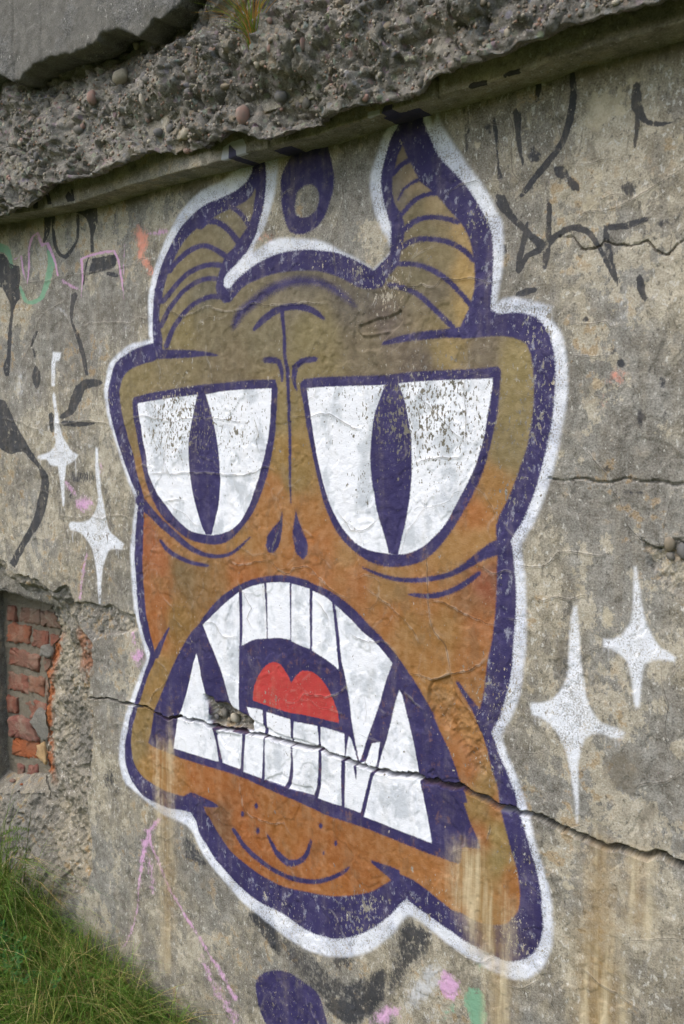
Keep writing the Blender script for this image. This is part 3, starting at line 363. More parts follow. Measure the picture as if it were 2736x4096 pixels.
CRACKS = [
([2,3,5,6,8,10,10],55,0,[-2020,670,-1985,674,-1918,682,-1883,683,-1833,680,-1795,686,-1848,687,-1825,682,-1756,688,-1725,683,-1682,674,-1633,687,-1603,685,-1562,690,-1516,682,-1450,687,-1391,691,-1344,695,-1294,693,-1244,694,-1206,694,-1168,700,-1162,699,-1139,692,-1121,693,-1085,690,-1042,687,-999,686,-950,688,-910,694,-882,690,-840,692,-803,695,-778,692,-749,684,-717,678,-689,679,-694,678,-659,674,-627,677,-598,670,-568,665,-538,662,-513,656,-489,656,-461,661,-438,655,-402,667,-380,663,-361,663,-333,658,-271,659]),
([1.2,1.8,1.4],3,0.9,[-1813,1467,-1772,1475,-1742,1476,-1698,1468,-1646,1459,-1604,1465,-1553,1467,-1492,1464,-1428,1457,-1386,1452]),
([1.2,1.8,1.4],3,1.6,[-1792,1325,-1761,1346,-1726,1343,-1711,1337]),
([1.2,1.8,1.4],3,1.6,[-1731,1326,-1658,1326,-1583,1328,-1494,1329,-1413,1326,-1367,1333,-1331,1349,-1300,1338]),
([1.2,1.8,1.4],3,0.9,[-1703,1657,-1690,1620,-1681,1578,-1687,1545]),
([1.2,1.8,1.4],3,1.6,[-1514,1663,-1511,1616,-1498,1585,-1495,1538]),
([1.2,1.8,1.4],3,1.6,[-1366,1473,-1350,1427,-1358,1412,-1343,1373]),
([1.2,1.8,1.4],3,0.9,[-1655,1479,-1646,1459,-1666,1397,-1672,1354,-1649,1321,-1630,1302]),
([1.2,1.8,1.4],3,1.6,[-1679,1251,-1631,1259,-1594,1257]),
([1.2,1.8,1.4],3,1.6,[-1260,1467,-1198,1464,-1171,1469,-1134,1467,-1087,1441,-1046,1428]),
([1.2,1.8,1.4],3,0.9,[-931,1514,-876,1469,-836,1430,-805,1410]),
([1.2,1.8,1.4],3,1.6,[-808,1603,-797,1588,-807,1505,-802,1448,-805,1391]),
([1.2,1.8,1.4],3,1.6,[-925,1363,-875,1372,-818,1376,-805,1387]),
([1.2,1.8,1.4],3,0.9,[-1123,1258,-1082,1209,-1036,1221,-1006,1247]),
([1.2,1.8,1.4],3,1.6,[-2278,1872,-2217,1874,-2148,1869,-2101,1874,-2040,1873,-1981,1872,-1914,1873,-1868,1867,-1831,1870,-1787,1870,-1743,1882,-1693,1870]),
([1.2,1.8,1.4],3,1.6,[-2040,1870,-2056,1847,-2073,1812,-2104,1799,-2168,1780,-2207,1754,-2219,1719,-2242,1698,-2283,1662,-2325,1611,-2350,1572]),
([1.2,1.8,1.4],3,0.9,[-2104,1796,-2065,1752,-2022,1708]),
([1.2,1.8,1.4],3,1.6,[-2016,1729,-1943,1734,-1872,1730,-1805,1721,-1760,1732,-1713,1725]),
([1.2,1.8,1.4],3,1.6,[-1683,1761,-1651,1745,-1600,1724,-1550,1729,-1515,1739,-1468,1725,-1405,1722,-1361,1733,-1325,1724,-1267,1721,-1212,1719,-1151,1713]),
([1.2,1.8,1.4],3,0.9,[-984,1731,-947,1725,-910,1726,-877,1720,-863,1731,-805,1727,-789,1726,-750,1713,-715,1719]),
([1.2,1.8,1.4],3,1.6,[-769,1902,-791,1913,-833,1908,-870,1894]),
([1.2,1.8,1.4],3,1.6,[-2408,1482,-2317,1470,-2212,1444,-2160,1464,-2083,1460,-2009,1468,-1927,1462,-1878,1457]),
([1.2,1.8,1.4],3,0.9,[-2186,1385,-2172,1327,-2146,1283,-2125,1236,-2115,1212]),
([1.2,1.8,1.4],3,1.6,[-2138,1194,-2094,1193,-2030,1192,-1987,1201,-1936,1194,-1886,1206,-1827,1206,-1799,1198]),
([1.2,1.8,1.4],3,1.6,[-2262,1117,-2221,1119,-2187,1111]),
([1.2,1.8,1.4],3,0.9,[-1718,826,-1691,813,-1673,796,-1686,766,-1730,733,-1753,689]),
([1.2,1.8,1.4],3,1.6,[-1546,947,-1501,953,-1468,924,-1425,928]),
([1.2,1.8,1.4],3,1.6,[-1423,1073,-1408,1047,-1377,1003,-1393,978,-1372,953]),
([1.2,1.8,1.4],3,0.9,[-1320,1129,-1281,1101,-1261,1096,-1247,1116,-1204,1117,-1167,1093,-1122,1068,-1087,1058]),
([1.2,1.8,1.4],3,1.6,[-1455,1118,-1417,1109,-1376,1116,-1320,1129]),
([1.2,1.8,1.4],3,1.6,[-1087,870,-1123,834,-1177,821,-1215,822,-1239,787]),
([1.2,1.8,1.4],3,0.9,[-1047,1087,-1005,1070,-960,1040,-924,1010,-900,972]),
([1.2,1.8,1.4],3,1.6,[-1189,1050,-1152,1018,-1143,989]),
([1.2,1.8,1.4],3,1.6,[-1085,982,-1051,969,-1017,970,-992,973,-955,951]),
([1.2,1.8,1.4],3,0.9,[-931,913,-896,915,-877,911,-831,929,-795,941,-766,959,-742,982]),
([1.2,1.8,1.4],3,1.6,[-886,1076,-844,1074,-796,1059,-761,1047,-722,1042]),
([1.2,1.8,1.4],3,1.6,[-769,1162,-734,1146,-714,1154,-690,1153]),
([1.2,1.8,1.4],3,0.9,[-712,1060,-669,1060]),
([1.2,1.8,1.4],3,1.6,[-688,1015,-661,994]),
([1.2,1.8,1.4],3,1.6,[-955,881,-923,859,-891,840]),
([1.2,1.8,1.4],3,0.9,[-1525,108,-1502,90,-1463,96]),
([1.2,1.8,1.4],3,1.6,[-1384,287,-1380,214,-1375,170]),
([1.2,1.8,1.4],3,1.6,[-1423,569,-1413,509,-1398,485,-1356,480,-1315,482,-1279,492,-1255,467]),
([1.2,1.8,1.4],3,0.9,[-1732,344,-1682,340,-1638,387,-1613,420]),
([1.2,1.8,1.4],3,1.6,[-666,1114,-635,1105,-610,1110,-572,1114,-543,1125]),
([1.2,1.8,1.4],3,1.6,[-689,1167,-644,1168,-624,1177,-599,1199,-560,1199,-531,1197,-503,1206]),
([1.2,1.8,1.4],3,0.9,[-408,1018,-407,979,-395,947,-400,900,-392,855,-385,838]),
([1.2,1.8,1.4],3,1.6,[-366,829,-402,800,-435,792,-457,770]),
([1.2,1.8,1.4],3,1.6,[-567,1409,-540,1374,-513,1342,-506,1319,-487,1290,-479,1260,-451,1230,-431,1222,-414,1224]),
([1.2,1.8,1.4],3,0.9,[-594,1563,-570,1562,-542,1560,-512,1560]),
([1.2,1.8,1.4],3,1.6,[-586,1621,-548,1617,-522,1620,-513,1610,-484,1612]),
([1.2,1.8,1.4],3,1.6,[-419,1635,-404,1608,-399,1586]),
([1.2,1.8,1.4],3,0.9,[-547,406,-512,389,-470,377,-425,361]),
([1.2,1.8,1.4],3,1.6,[-599,449,-583,436,-557,420]),
([1.2,1.8,1.4],3,1.6,[-624,369,-597,335,-601,307,-580,290]),
([1.2,1.8,1.4],3,0.9,[-707,308,-666,313,-634,337,-621,352]),
([1.2,1.8,1.4],3,1.6,[-397,1863,-440,1845,-480,1828,-522,1815,-565,1819,-589,1809]),
([1.2,1.8,1.4],3,1.6,[-603,1907,-564,1903,-527,1904,-510,1901]),
([1.2,1.8,1.4],3,0.9,[-769,1905,-745,1904,-706,1903]),
([2,2.6,2],4.9,0,[-890,1182,-888,1122,-884,1056,-874,1017,-843,987,-835,955,-830,929]),
([2,2.6,2],4.9,0,[-737,2047,-721,2029,-710,2001,-714,1958,-711,1920,-698,1899,-682,1873]),
([2,2.6,2],4.9,0,[-769,2051,-763,2031,-752,2015,-728,2005,-710,1996]),
([2,2.6,2],4.9,0,[-1104,2061,-1098,2007,-1106,1963,-1106,1923,-1123,1879,-1134,1859,-1130,1818,-1122,1762]),
([2,2.6,2],4.9,0,[-615,2075,-620,2028,-626,1996,-616,1960,-606,1930,-603,1907]),
([2,2.6,2],4.9,0,[-397,1327,-407,1287,-413,1262,-412,1231]),
([2,2.6,2],4.9,0,[-489,1953,-494,1919,-496,1898]),
([2,2.6,2],4.9,0,[-575,1982,-577,1947,-582,1912]),
([2,2.6,2],4.9,0,[-736,647,-737,617,-748,590]),
([2,2.6,2],4.9,0,[-1296,1945,-1266,1971,-1243,1976,-1240,1995]),
([2,2.6,2],4.9,0,[-1281,1243,-1297,1188,-1313,1147,-1319,1125]),
([1.2,2.4,1.6],6.5,0,[-615,1781,-588,1780,-576,1762,-567,1752,-543,1752,-532,1761,-509,1753,-478,1749,-456,1751,-437,1732,-421,1722,-406,1736,-393,1745]),
([1.5,2.5,3.5],7.5,0,[-632,1338,-612,1334,-592,1333,-563,1338,-529,1332,-483,1339,-439,1335,-383,1332,-333,1331]),
([2,3],8,0,[-451,1230,-431,1220,-414,1221,-397,1236,-378,1235]),
]
SPALLS = [
(0.005,0.0012,0.0025,[-1065,1656,-1023,1666,-984,1671,-956,1680,-953,1660,-965,1645,-1000,1638,-1039,1638,-1059,1637]),
(0.004,0.001,0.0025,[-1074,1665,-1062,1640,-1036,1632,-997,1637,-965,1640,-993,1626,-1003,1616,-1009,1601,-1065,1605,-1077,1622]),
(0.006,0.004,0.004,[-876,908,-831,925,-816,891,-794,862,-768,833,-750,794,-746,739,-774,736,-800,777,-823,806,-853,817,-876,850,-882,880]),
(0.014,0.006,0.004,[-2061,944,-1991,952,-1940,944,-1909,954,-1845,938,-1802,937,-1789,896,-1877,875,-1927,865,-1985,841,-2015,864,-2051,907]),
(0.026,0.012,0.01,[-1541,761,-1510,758,-1504,747,-1460,753,-1438,743,-1406,737,-1380,729,-1375,698,-1439,694,-1505,687,-1527,697,-1524,723]),
(0.006,0.003,0.003,[-1385,728,-1339,722,-1293,711,-1254,707,-1206,709,-1168,700,-1206,692,-1264,692,-1334,693,-1380,693]),
(0.004,0.0008,0.002,[-1505,670,-1461,677,-1418,678,-1424,623,-1472,642]),
(0.01,0.006,0.004,[-449,1228,-431,1219,-409,1223,-397,1232,-378,1234,-351,1235,-349,1179,-375,1138,-394,1147,-416,1167,-435,1188,-444,1210]),
(0.003,0.0006,0.002,[-883,706,-868,721,-848,700,-830,711,-804,711,-803,697,-844,691]),
(0.003,0.001,0.002,[-825,675,-810,662,-791,626,-794,574,-802,568,-801,613,-814,644]),
(0.003,0.0006,0.002,[-1337,587,-1284,617,-1262,608,-1245,597,-1187,603,-1185,580,-1265,584]),
]
BODY_COLOURS = [(-1583,1870,125,110,65),(-1530,1860,118,104,62),(-1382,1959,115,103,70),(-1444,1933,120,108,68),(-1622,1787,125,110,65),(-1523,1776,100,92,60),(-1601,1690,125,108,55),(-1490,1696,112,98,58),(-1326,1668,115,102,62),(-1230,1783,95,86,62),(-1249,1737,120,107,72),(-1194,1644,125,110,60),(-949,1994,125,105,70),(-924,1934,150,125,80),(-960,1920,115,102,75),(-879,1878,150,125,75),(-923,1868,115,102,60),(-812,1824,165,130,75),(-893,1838,115,102,60),(-863,1784,125,108,62),(-803,1744,170,130,70),(-922,1740,110,98,60),(-810,1668,165,130,70),(-877,1697,105,92,62),(-862,1657,130,112,65),(-1066,1713,95,85,62),(-1000,1656,100,85,65),(-1032,1619,110,95,60),(-861,1607,135,112,60),(-1795,1576,130,112,60),(-1624,1591,125,108,62),(-1447,1582,115,98,60),(-1813,1482,130,112,62),(-1789,1414,135,105,58),(-1761,1329,155,105,60),(-1723,1269,170,105,60),(-1680,1207,165,100,52),(-1746,1160,165,85,50),(-1587,1147,160,100,52),(-1279,1471,135,112,58),(-1280,1382,150,105,50),(-1296,1293,165,98,48),(-1348,1215,165,100,50),(-1411,1165,160,105,55),(-1708,1077,165,85,45),(-1498,1079,150,95,50),(-1176,1574,122,105,55),(-904,1579,100,85,62),(-838,1598,150,122,65),(-774,1590,110,95,65),(-693,1556,140,120,62),(-691,1465,135,115,60),(-710,1392,130,110,60),(-745,1316,160,105,55),(-786,1258,170,95,45),(-769,1213,165,110,60),(-833,1185,165,110,60),(-1238,1324,140,105,52),(-1216,1237,165,100,50),(-1178,1160,170,95,45),(-1097,1144,165,110,65),(-1699,997,165,88,42),(-1607,1069,120,88,52),(-1521,1076,135,92,52),(-1639,952,140,95,45),(-1697,1039,150,92,48),(-1412,1094,165,88,40),(-1704,781,150,105,55),(-1784,634,140,105,55),(-1799,564,140,110,60),(-1710,539,165,95,45),(-1588,545,165,88,38),(-1167,1119,165,92,45),(-1100,1096,160,95,48),(-1732,915,165,88,40),(-1077,1098,160,88,42),(-972,1091,155,105,60),(-893,1082,160,95,45),(-782,1093,140,85,50),(-748,1129,150,75,50),(-836,1021,155,100,50),(-932,1009,155,100,50),(-972,1032,165,95,45),(-781,979,160,92,45),(-764,1047,165,90,45),(-853,885,165,105,52),(-834,837,160,95,45),(-797,828,165,105,55),(-787,896,160,95,45),(-763,718,150,105,55),(-789,729,165,90,45),(-815,774,165,95,50),(-749,704,145,105,58),(-767,666,145,105,55),(-721,684,160,95,50),(-727,626,145,115,55),(-755,612,160,90,50),(-712,564,140,115,55),(-684,539,165,95,45),(-693,470,165,100,55),(-858,514,165,95,45),(-937,519,165,95,45),(-1020,524,160,90,42),(-838,457,170,100,50),(-1108,447,160,85,35),(-1063,404,160,85,35),(-1760,525,155,105,50),(-1635,532,160,98,48),(-1518,517,165,88,38),(-1409,461,160,82,32),(-1279,476,160,90,40),(-1357,394,160,82,32),(-1206,398,165,88,38),(-1136,377,165,90,38),(-1491,452,120,72,45),(-1254,542,160,88,38)]
RECESS = [-2528,1057,-2414,1035,-2396,1012,-2364,1002,-2349,999,-2324,1002,-2313,998,-2288,1003,-2281,993,-2236,997,-2229,989,-2206,979,-2179,967,-2152,971,-2141,983,-2102,993,-2086,980,-2074,965,-2068,947,-2064,930,-2053,910,-2045,875,-2023,861,-1999,846,-1987,828,-1994,801,-1989,777,-1981,748,-2003,724,-2008,683,-2012,670,-2009,665,-1991,638,-1991,587,-1991,554,-1999,503,-2003,461,-2005,429,-2015,406,-2019,374,-2015,312,-2004,263,-2005,210,-2005,166,-2027,124,-2041,85,-2111,35,-2162,1,-2199,-25,-2258,-42,-2281,-66,-2377,-156]
ARCH_EDGE = [-2517,926,-2479,925,-2422,922,-2392,912,-2348,910,-2319,916,-2287,907,-2252,903]
JAMB_EDGE = [-2292,879,-2275,866,-2269,836,-2265,796,-2296,768,-2313,709,-2335,675,-2342,601,-2346,532,-2347,512,-2352,442,-2355,349,-2349,316,-2338,307,-2338,265]
SILL_EDGE = [-2324,268,-2458,246,-2620,209]
NICHE_LEFT = -2.670
BRICK_Y = 0.160
BRICKS = [[-2639,849,-2588,850,-2589,797,-2640,793],[-2578,851,-2453,853,-2455,802,-2581,798],[-2447,853,-2341,854,-2329,802,-2450,801],[-2640,786,-2512,789,-2519,730,-2639,723],[-2500,783,-2413,779,-2425,720,-2507,725],[-2407,779,-2308,775,-2332,719,-2384,718,-2409,732],[-2639,699,-2462,698,-2474,641,-2648,640],[-2449,698,-2341,699,-2350,643,-2447,644],[-2649,617,-2534,616,-2535,555,-2655,552],[-2526,618,-2439,622,-2447,559,-2529,562],[-2429,621,-2362,625,-2368,564,-2430,560],[-2654,528,-2594,533,-2599,476,-2659,468],[-2562,530,-2376,546,-2379,485,-2521,469,-2565,473],[-2647,456,-2561,472,-2514,450,-2485,400,-2545,390,-2638,393],[-2628,384,-2482,396,-2481,335,-2568,325,-2646,320],[-2492,387,-2447,402,-2440,331,-2473,336,-2493,358],[-2610,293,-2570,297,-2580,248,-2609,249],[-2545,303,-2489,315,-2512,247,-2560,243],[-2485,280,-2440,288,-2450,243,-2504,244],[-2425,294,-2365,301,-2367,242,-2427,239]]
MORTAR_SMEARS = [[-2513,471,-2457,523,-2408,515,-2367,497,-2370,436,-2443,412,-2483,446],[-2427,742,-2397,741,-2372,717,-2384,702,-2440,705]]
BRICK_CHIPS = [(-2.587,0.249,0.014),(-2.531,0.250,0.009),(-2.521,0.245,0.007),(-2.516,0.238,0.008),(-2.574,0.230,0.006),(-2.654,0.198,0.007),(-2.613,0.216,0.006),(-2.443,0.243,0.012),(-2.386,0.213,0.016),(-2.629,0.227,0.005),(-2.552,0.226,0.005)]
ARRIS = [-2593,2074,-2259,2051,-2049,2040,-1905,2036,-1715,2043,-1540,2044,-1363,2043,-1311,2045,-1253,2045,-1115,2044,-955,2053,-857,2054,-759,2057,-628,2061,-588,2066,-477,2066,-384,2068,-324,2071]
RUBBLE_BOTTOM = [-2494,2052,-2173,2033,-2086,2042,-2057,2036,-2022,2057,-1927,2071,-1803,2066,-1694,2069,-1634,2077,-1554,2083,-1448,2072,-1345,2065,-1319,2074,-1262,2063,-1238,2048,-1177,2033,-1137,2045,-1011,2050,-900,2049,-843,2046,-827,2070,-772,2067,-685,2067,-605,2075,-550,2081,-480,2082,-371,2079,-313,2078]
SLAB_BOTTOM = [-2298,2376,-2092,2371,-2029,2338,-1998,2334,-1985,2347,-1936,2354,-1865,2358,-1791,2346,-1742,2344,-1689,2348,-1680,2363,-1616,2356,-1544,2318,-1510,2331,-1491,2341,-1459,2335,-1405,2347,-1395,2362,-1331,2372]
PEBBLES = [(-1.704,2.297,0.0297,0.0200,'w'),(-1.779,2.257,0.0154,0.0211,'p'),(-2.081,2.255,0.0079,0.0107,'g'),(-2.023,2.230,0.0121,0.0128,'b'),(-1.935,2.227,0.0059,0.0103,'w'),(-1.920,2.291,0.0076,0.0139,'p'),(-1.574,2.200,0.0069,0.0200,'w'),(-1.582,2.167,0.0069,0.0127,'p'),(-1.664,2.174,0.0079,0.0130,'g'),(-1.636,2.160,0.0102,0.0068,'w'),(-1.725,2.147,0.0088,0.0056,'w'),(-1.589,2.294,0.0107,0.0080,'g'),(-1.838,2.191,0.0186,0.0151,'g'),(-1.967,2.233,0.0077,0.0082,'o'),(-2.084,2.217,0.0079,0.0100,'p'),(-1.946,2.284,0.0076,0.0074,'p'),(-1.979,2.288,0.0111,0.0134,'g'),(-1.669,2.370,0.0102,0.0116,'w'),(-1.551,2.233,0.0106,0.0112,'g'),(-1.583,2.254,0.0130,0.0153,'b'),(-1.857,2.134,0.0108,0.0065,'g'),(-1.651,2.077,0.0087,0.0089,'g'),(-1.567,2.107,0.0077,0.0067,'w'),(-1.549,2.127,0.0137,0.0133,'b'),(-1.515,2.130,0.0151,0.0118,'b'),(-1.466,2.113,0.0223,0.0168,'w'),(-1.424,2.181,0.0103,0.0115,'b'),(-1.483,2.079,0.0112,0.0085,'p'),(-1.336,2.241,0.0163,0.0136,'p'),(-1.202,2.178,0.0082,0.0101,'w'),(-1.183,2.173,0.0102,0.0077,'o'),(-1.313,2.166,0.0149,0.0080,'o'),(-0.900,2.176,0.0111,0.0112,'o'),(-1.166,2.252,0.0067,0.0088,'p'),(-1.082,2.249,0.0085,0.0080,'o'),(-1.128,2.204,0.0040,0.0081,'w'),(-1.082,2.188,0.0052,0.0171,'p'),(-1.159,2.193,0.0060,0.0099,'p'),(-1.173,2.120,0.0169,0.0153,'b'),(-1.270,2.101,0.0161,0.0274,'p'),(-1.339,2.130,0.0093,0.0093,'g'),(-1.356,2.111,0.0094,0.0106,'g'),(-1.426,2.185,0.0088,0.0127,'b'),(-1.377,2.164,0.0094,0.0075,'g'),(-1.097,2.191,0.0086,0.0046,'w'),(-1.044,2.215,0.0052,0.0051,'w'),(-1.147,2.227,0.0067,0.0070,'o'),(-0.980,2.233,0.0044,0.0071,'o'),(-0.929,2.222,0.0056,0.0048,'p'),(-0.937,2.205,0.0050,0.0059,'p'),(-1.149,2.203,0.0067,0.0064,'o'),(-1.304,2.193,0.0078,0.0080,'g'),(-1.040,2.109,0.0052,0.0045,'p'),(-1.112,2.131,0.0080,0.0087,'g')]
# ------------------------------------------------------------------ numpy helpers
def xy(flat):
    a = np.array(flat, float).reshape(-1, 2) / 1000.0
    return a
def smoothstep(a, b, x):
    t = np.clip((x - a) / (b - a), 0, 1); return t * t * (3 - 2 * t)
def _hash(*c):
    h = np.zeros(c[0].shape, np.uint32)
    for k, v in zip((374761393, 668265263, 2246822519), c):
        h += v.astype(np.int64).astype(np.uint32) * np.uint32(k)
    h = (h ^ (h >> np.uint32(13))) * np.uint32(1274126177)
    h = (h ^ (h >> np.uint32(15))) * np.uint32(2654435761)
    return ((h ^ (h >> np.uint32(16))) & np.uint32(0xffffff)).astype(np.float32) / np.float32(0xffffff)
def vnoise(*p):
    """value noise, any dimension, in -1..1"""
    i = [np.floor(q) for q in p]; f = [q - k for q, k in zip(p, i)]
    f = [t * t * t * (t * (t * 6 - 15) + 10) for t in f]
    out = 0
    for m in range(1 << len(p)):
        w = 1; c = []
        for d in range(len(p)):
            b = (m >> d) & 1
            w = w * (f[d] if b else 1 - f[d]); c.append(i[d] + b)
        out = out + w * _hash(*c)
    return out * 2 - 1
def fbm(scale, octs, *p, gain=.5, seed=0):
    s = 0; a = 1; t = 0
    for k in range(octs):
        s = s + a * vnoise(*[q * scale * 2.03 ** k + 17.3 * k + seed * 31.7 + 5 * d for d, q in enumerate(p)]); t += a; a *= gain
    return s / t
def cells(scale, *p, seed=0, jit=.8):
    """distance to the nearest feature point (worley), in cell units, and its random value"""
    q = [v * scale + seed * 13.7 for v in p]; i = [np.floor(v) for v in q]
    best = np.full(q[0].shape, 9.0, np.float32); val = np.zeros(q[0].shape, np.float32)
    import itertools
    for o in itertools.product((-1, 0, 1), repeat=len(p)):
        c = [a + b for a, b in zip(i, o)]; d = 0
        for k in range(len(p)):
            r = _hash(*[v + 101 * (k + 1) for v in c])
            d = d + (c[k] + .5 + jit * (r - .5) - q[k]) ** 2
        m = d < best; best = np.where(m, d, best); val = np.where(m, _hash(*[v + 777 for v in c]), val)
    return np.sqrt(best), val
def facets(scale, x, z, seed=0, tilt=.6):
    """broken facets: every cell is a little plane of its own tilt; returns height in cell units"""
    qx, qz = x * scale + seed * 7.1, z * scale + seed * 3.3; ix, iz = np.floor(qx), np.floor(qz)
    best = np.full(qx.shape, 9.0); h = np.zeros(qx.shape)
    for ox in (-1, 0, 1):
        for oz in (-1, 0, 1):
            cx, cz = ix + ox, iz + oz; r = [_hash(cx + 31 * k + seed, cz - 17 * k) for k in range(1, 6)]
            dx, dz = qx - cx - r[0], qz - cz - r[1]; d = np.abs(dx) * .8 + np.abs(dz) + .3 * np.hypot(dx, dz); m = d < best
            best = np.where(m, d, best); h = np.where(m, dx * (r[2] - .5) * 2 * tilt + dz * (r[3] - .5) * 2 * tilt + (r[4] - .5) * .7, h)
    return h
def smooth_curve(p, closed=True, step=.012):
    """Catmull-Rom through the points; sharp turns stay corners"""
    n = len(p); out = []
    idx = range(n if closed else n - 1)
    def g(k): return p[k % n] if closed else p[min(max(k, 0), n - 1)]
    corner = []
    for k in range(n):
        a = g(k) - g(k - 1); b = g(k + 1) - g(k)
        la, lb = np.hypot(*a), np.hypot(*b)
        corner.append(la < 1e-6 or lb < 1e-6 or (a @ b) / (la * lb + 1e-12) < .62)
    for k in idx:
        p1, p2 = g(k), g(k + 1); L = np.hypot(*(p2 - p1)); m = max(1, int(L / step))
        t1 = (p2 - p1) if corner[k] else (p2 - g(k - 1)) * (L / (L + np.hypot(*(p1 - g(k - 1))) + 1e-9))
        t2 = (p2 - p1) if corner[(k + 1) % n] else (g(k + 2) - p1) * (L / (L + np.hypot(*(g(k + 2) - p2)) + 1e-9))
        for j in range(m):
            t = j / m; t2_, t3 = t * t, t ** 3
            out.append((2 * t3 - 3 * t2_ + 1) * p1 + (t3 - 2 * t2_ + t) * t1 + (-2 * t3 + 3 * t2_) * p2 + (t3 - t2_) * t2)
    if not closed: out.append(p[-1])
    return np.array(out)
FAR = .045
def grid_sdf(poly, X, Z, margin=FAR, closed=True, hw=None):
    """signed distance (negative inside) of a polygon on the rectilinear grid X x Z -> (len(Z), len(X)); for open lines also the nearest width"""
    D = np.full((len(Z), len(X)), margin, np.float32)
    Wd = None if hw is None else np.zeros_like(D)
    n = len(poly)
    for k in range(n if closed else n - 1):
        a, b = poly[k], poly[(k + 1) % n]
        i0, i1 = np.searchsorted(X, min(a[0], b[0]) - margin), np.searchsorted(X, max(a[0], b[0]) + margin)
        j0, j1 = np.searchsorted(Z, min(a[1], b[1]) - margin), np.searchsorted(Z, max(a[1], b[1]) + margin)
        if i0 >= i1 or j0 >= j1: continue
        gx = X[None, i0:i1] - a[0]; gz = Z[j0:j1, None] - a[1]
        e = b - a; L = e @ e + 1e-12
        t = np.clip((gx * e[0] + gz * e[1]) / L, 0, 1)
        d = np.hypot(gx - t * e[0], gz - t * e[1])
        s = D[j0:j1, i0:i1]
        if hw is not None:
            w = hw[k] + (hw[k + 1] - hw[k]) * t
            m = d < s; Wd[j0:j1, i0:i1] = np.where(m, w, Wd[j0:j1, i0:i1])
        np.minimum(s, d, out=s)
    if not closed: return D, Wd
    W = np.zeros((len(Z), len(X) + 1), np.int16)
    for k in range(n):
        a, b = poly[k], poly[(k + 1) % n]
        if a[1] == b[1]: continue
        up = b[1] > a[1]; lo, hi = (a, b) if up else (b, a)
        j0, j1 = np.searchsorted(Z, lo[1]), np.searchsorted(Z, hi[1])
        if j0 >= j1: continue
        zz = Z[j0:j1]; xc = lo[0] + (hi[0] - lo[0]) * (zz - lo[1]) / (hi[1] - lo[1])
        np.add.at(W, (np.arange(j0, j1), np.searchsorted(X, xc)), 1 if up else -1)
    inside = np.cumsum(W, axis=1)[:, :-1] != 0
    return np.where(inside, -D, D)
def line_signed(p, X, Z, wgt, D, S, W, H, half, margin=.012):
    """nearest signed distance to open lines; updates D (abs), S (sign), W (weight) in place"""
    for k in range(len(p) - 1):
        a, b = p[k], p[k + 1]
        i0, i1 = np.searchsorted(X, min(a[0], b[0]) - margin), np.searchsorted(X, max(a[0], b[0]) + margin)
        j0, j1 = np.searchsorted(Z, min(a[1], b[1]) - margin), np.searchsorted(Z, max(a[1], b[1]) + margin)
        if i0 >= i1 or j0 >= j1: continue
        gx = X[None, i0:i1] - a[0]; gz = Z[j0:j1, None] - a[1]; e = b - a
        t = np.clip((gx * e[0] + gz * e[1]) / (e @ e + 1e-12), 0, 1)
        d = np.hypot(gx - t * e[0], gz - t * e[1]); sl = np.s_[j0:j1, i0:i1]; m = d < D[sl]
        D[sl] = np.where(m, d, D[sl]); S[sl] = np.where(m, np.where(e[0] * gz - e[1] * gx > 0, 1, -1), S[sl]); W[sl] = np.where(m, wgt[k] + (wgt[k + 1] - wgt[k]) * t, W[sl]); H[sl] = np.where(m, half, H[sl])
def mesh_from(name, co, quads, mat, parent=None, attrs=None, cols=None, normals=None, smooth=True):
    me = bpy.data.meshes.new(name)
    co = np.asarray(co, np.float32); quads = np.asarray(quads, np.int32); k = quads.shape[1]
    me.vertices.add(len(co)); me.vertices.foreach_set('co', co.ravel())
    me.loops.add(quads.size); me.loops.foreach_set('vertex_index', quads.ravel())
    me.polygons.add(len(quads)); me.polygons.foreach_set('loop_start', np.arange(0, quads.size, k, dtype=np.int32))
    me.update(calc_edges=True)
    me.polygons.foreach_set('use_smooth', np.full(len(quads), smooth, bool))
    for a, v in (attrs or {}).items():
        me.attributes.new(a, 'FLOAT', 'POINT').data.foreach_set('value', np.asarray(v, np.float32).ravel())
    for a, v in (cols or {}).items():
        c = np.ones((len(co), 4), np.float32); c[:, :3] = v
        me.attributes.new(a, 'FLOAT_COLOR', 'POINT').data.foreach_set('color', c.ravel())
    if mat: me.materials.append(mat)
    if normals is not None: me.normals_split_custom_set_from_vertices(np.asarray(normals, np.float32))
    ob = bpy.data.objects.new(name, me); COLL.objects.link(ob)
    if parent: ob.parent = parent
    return ob
def grid_quads(nz, nx):
    i = np.arange(nz * nx).reshape(nz, nx)
    return np.stack([i[:-1, :-1], i[:-1, 1:], i[1:, 1:], i[1:, :-1]], -1)
def grid_normals(P):
    du = np.gradient(P, axis=1); dv = np.gradient(P, axis=0)
    n = np.cross(du, dv); return n / (np.linalg.norm(n, axis=-1, keepdims=True) + 1e-12)
def sub_mesh(name, P, Q, mask, mat, parent, A, Cc, N):
    """the faces of the wall grid picked by mask, as an object of its own that meets its neighbours without a seam"""
    q = Q[mask]
    if not len(q): return None
    used = np.unique(q); new = np.full(len(P), -1, np.int32); new[used] = np.arange(len(used))
    return mesh_from(name, P[used], new[q], mat, parent, {k: v[used] for k, v in A.items()}, {k: v[used] for k, v in Cc.items()}, N[used])
def empty(name, loc, label=None, cat=None, group=None):
    o = bpy.data.objects.new(name, None); COLL.objects.link(o); o.location = loc; o.empty_display_size = .1
    return tag(o, label, cat, group)
def tag(o, label=None, cat=None, group=None, kind=None):
    for k, v in (('label', label), ('category', cat), ('group', group), ('kind', kind)):
        if v: o[k] = v
    return o
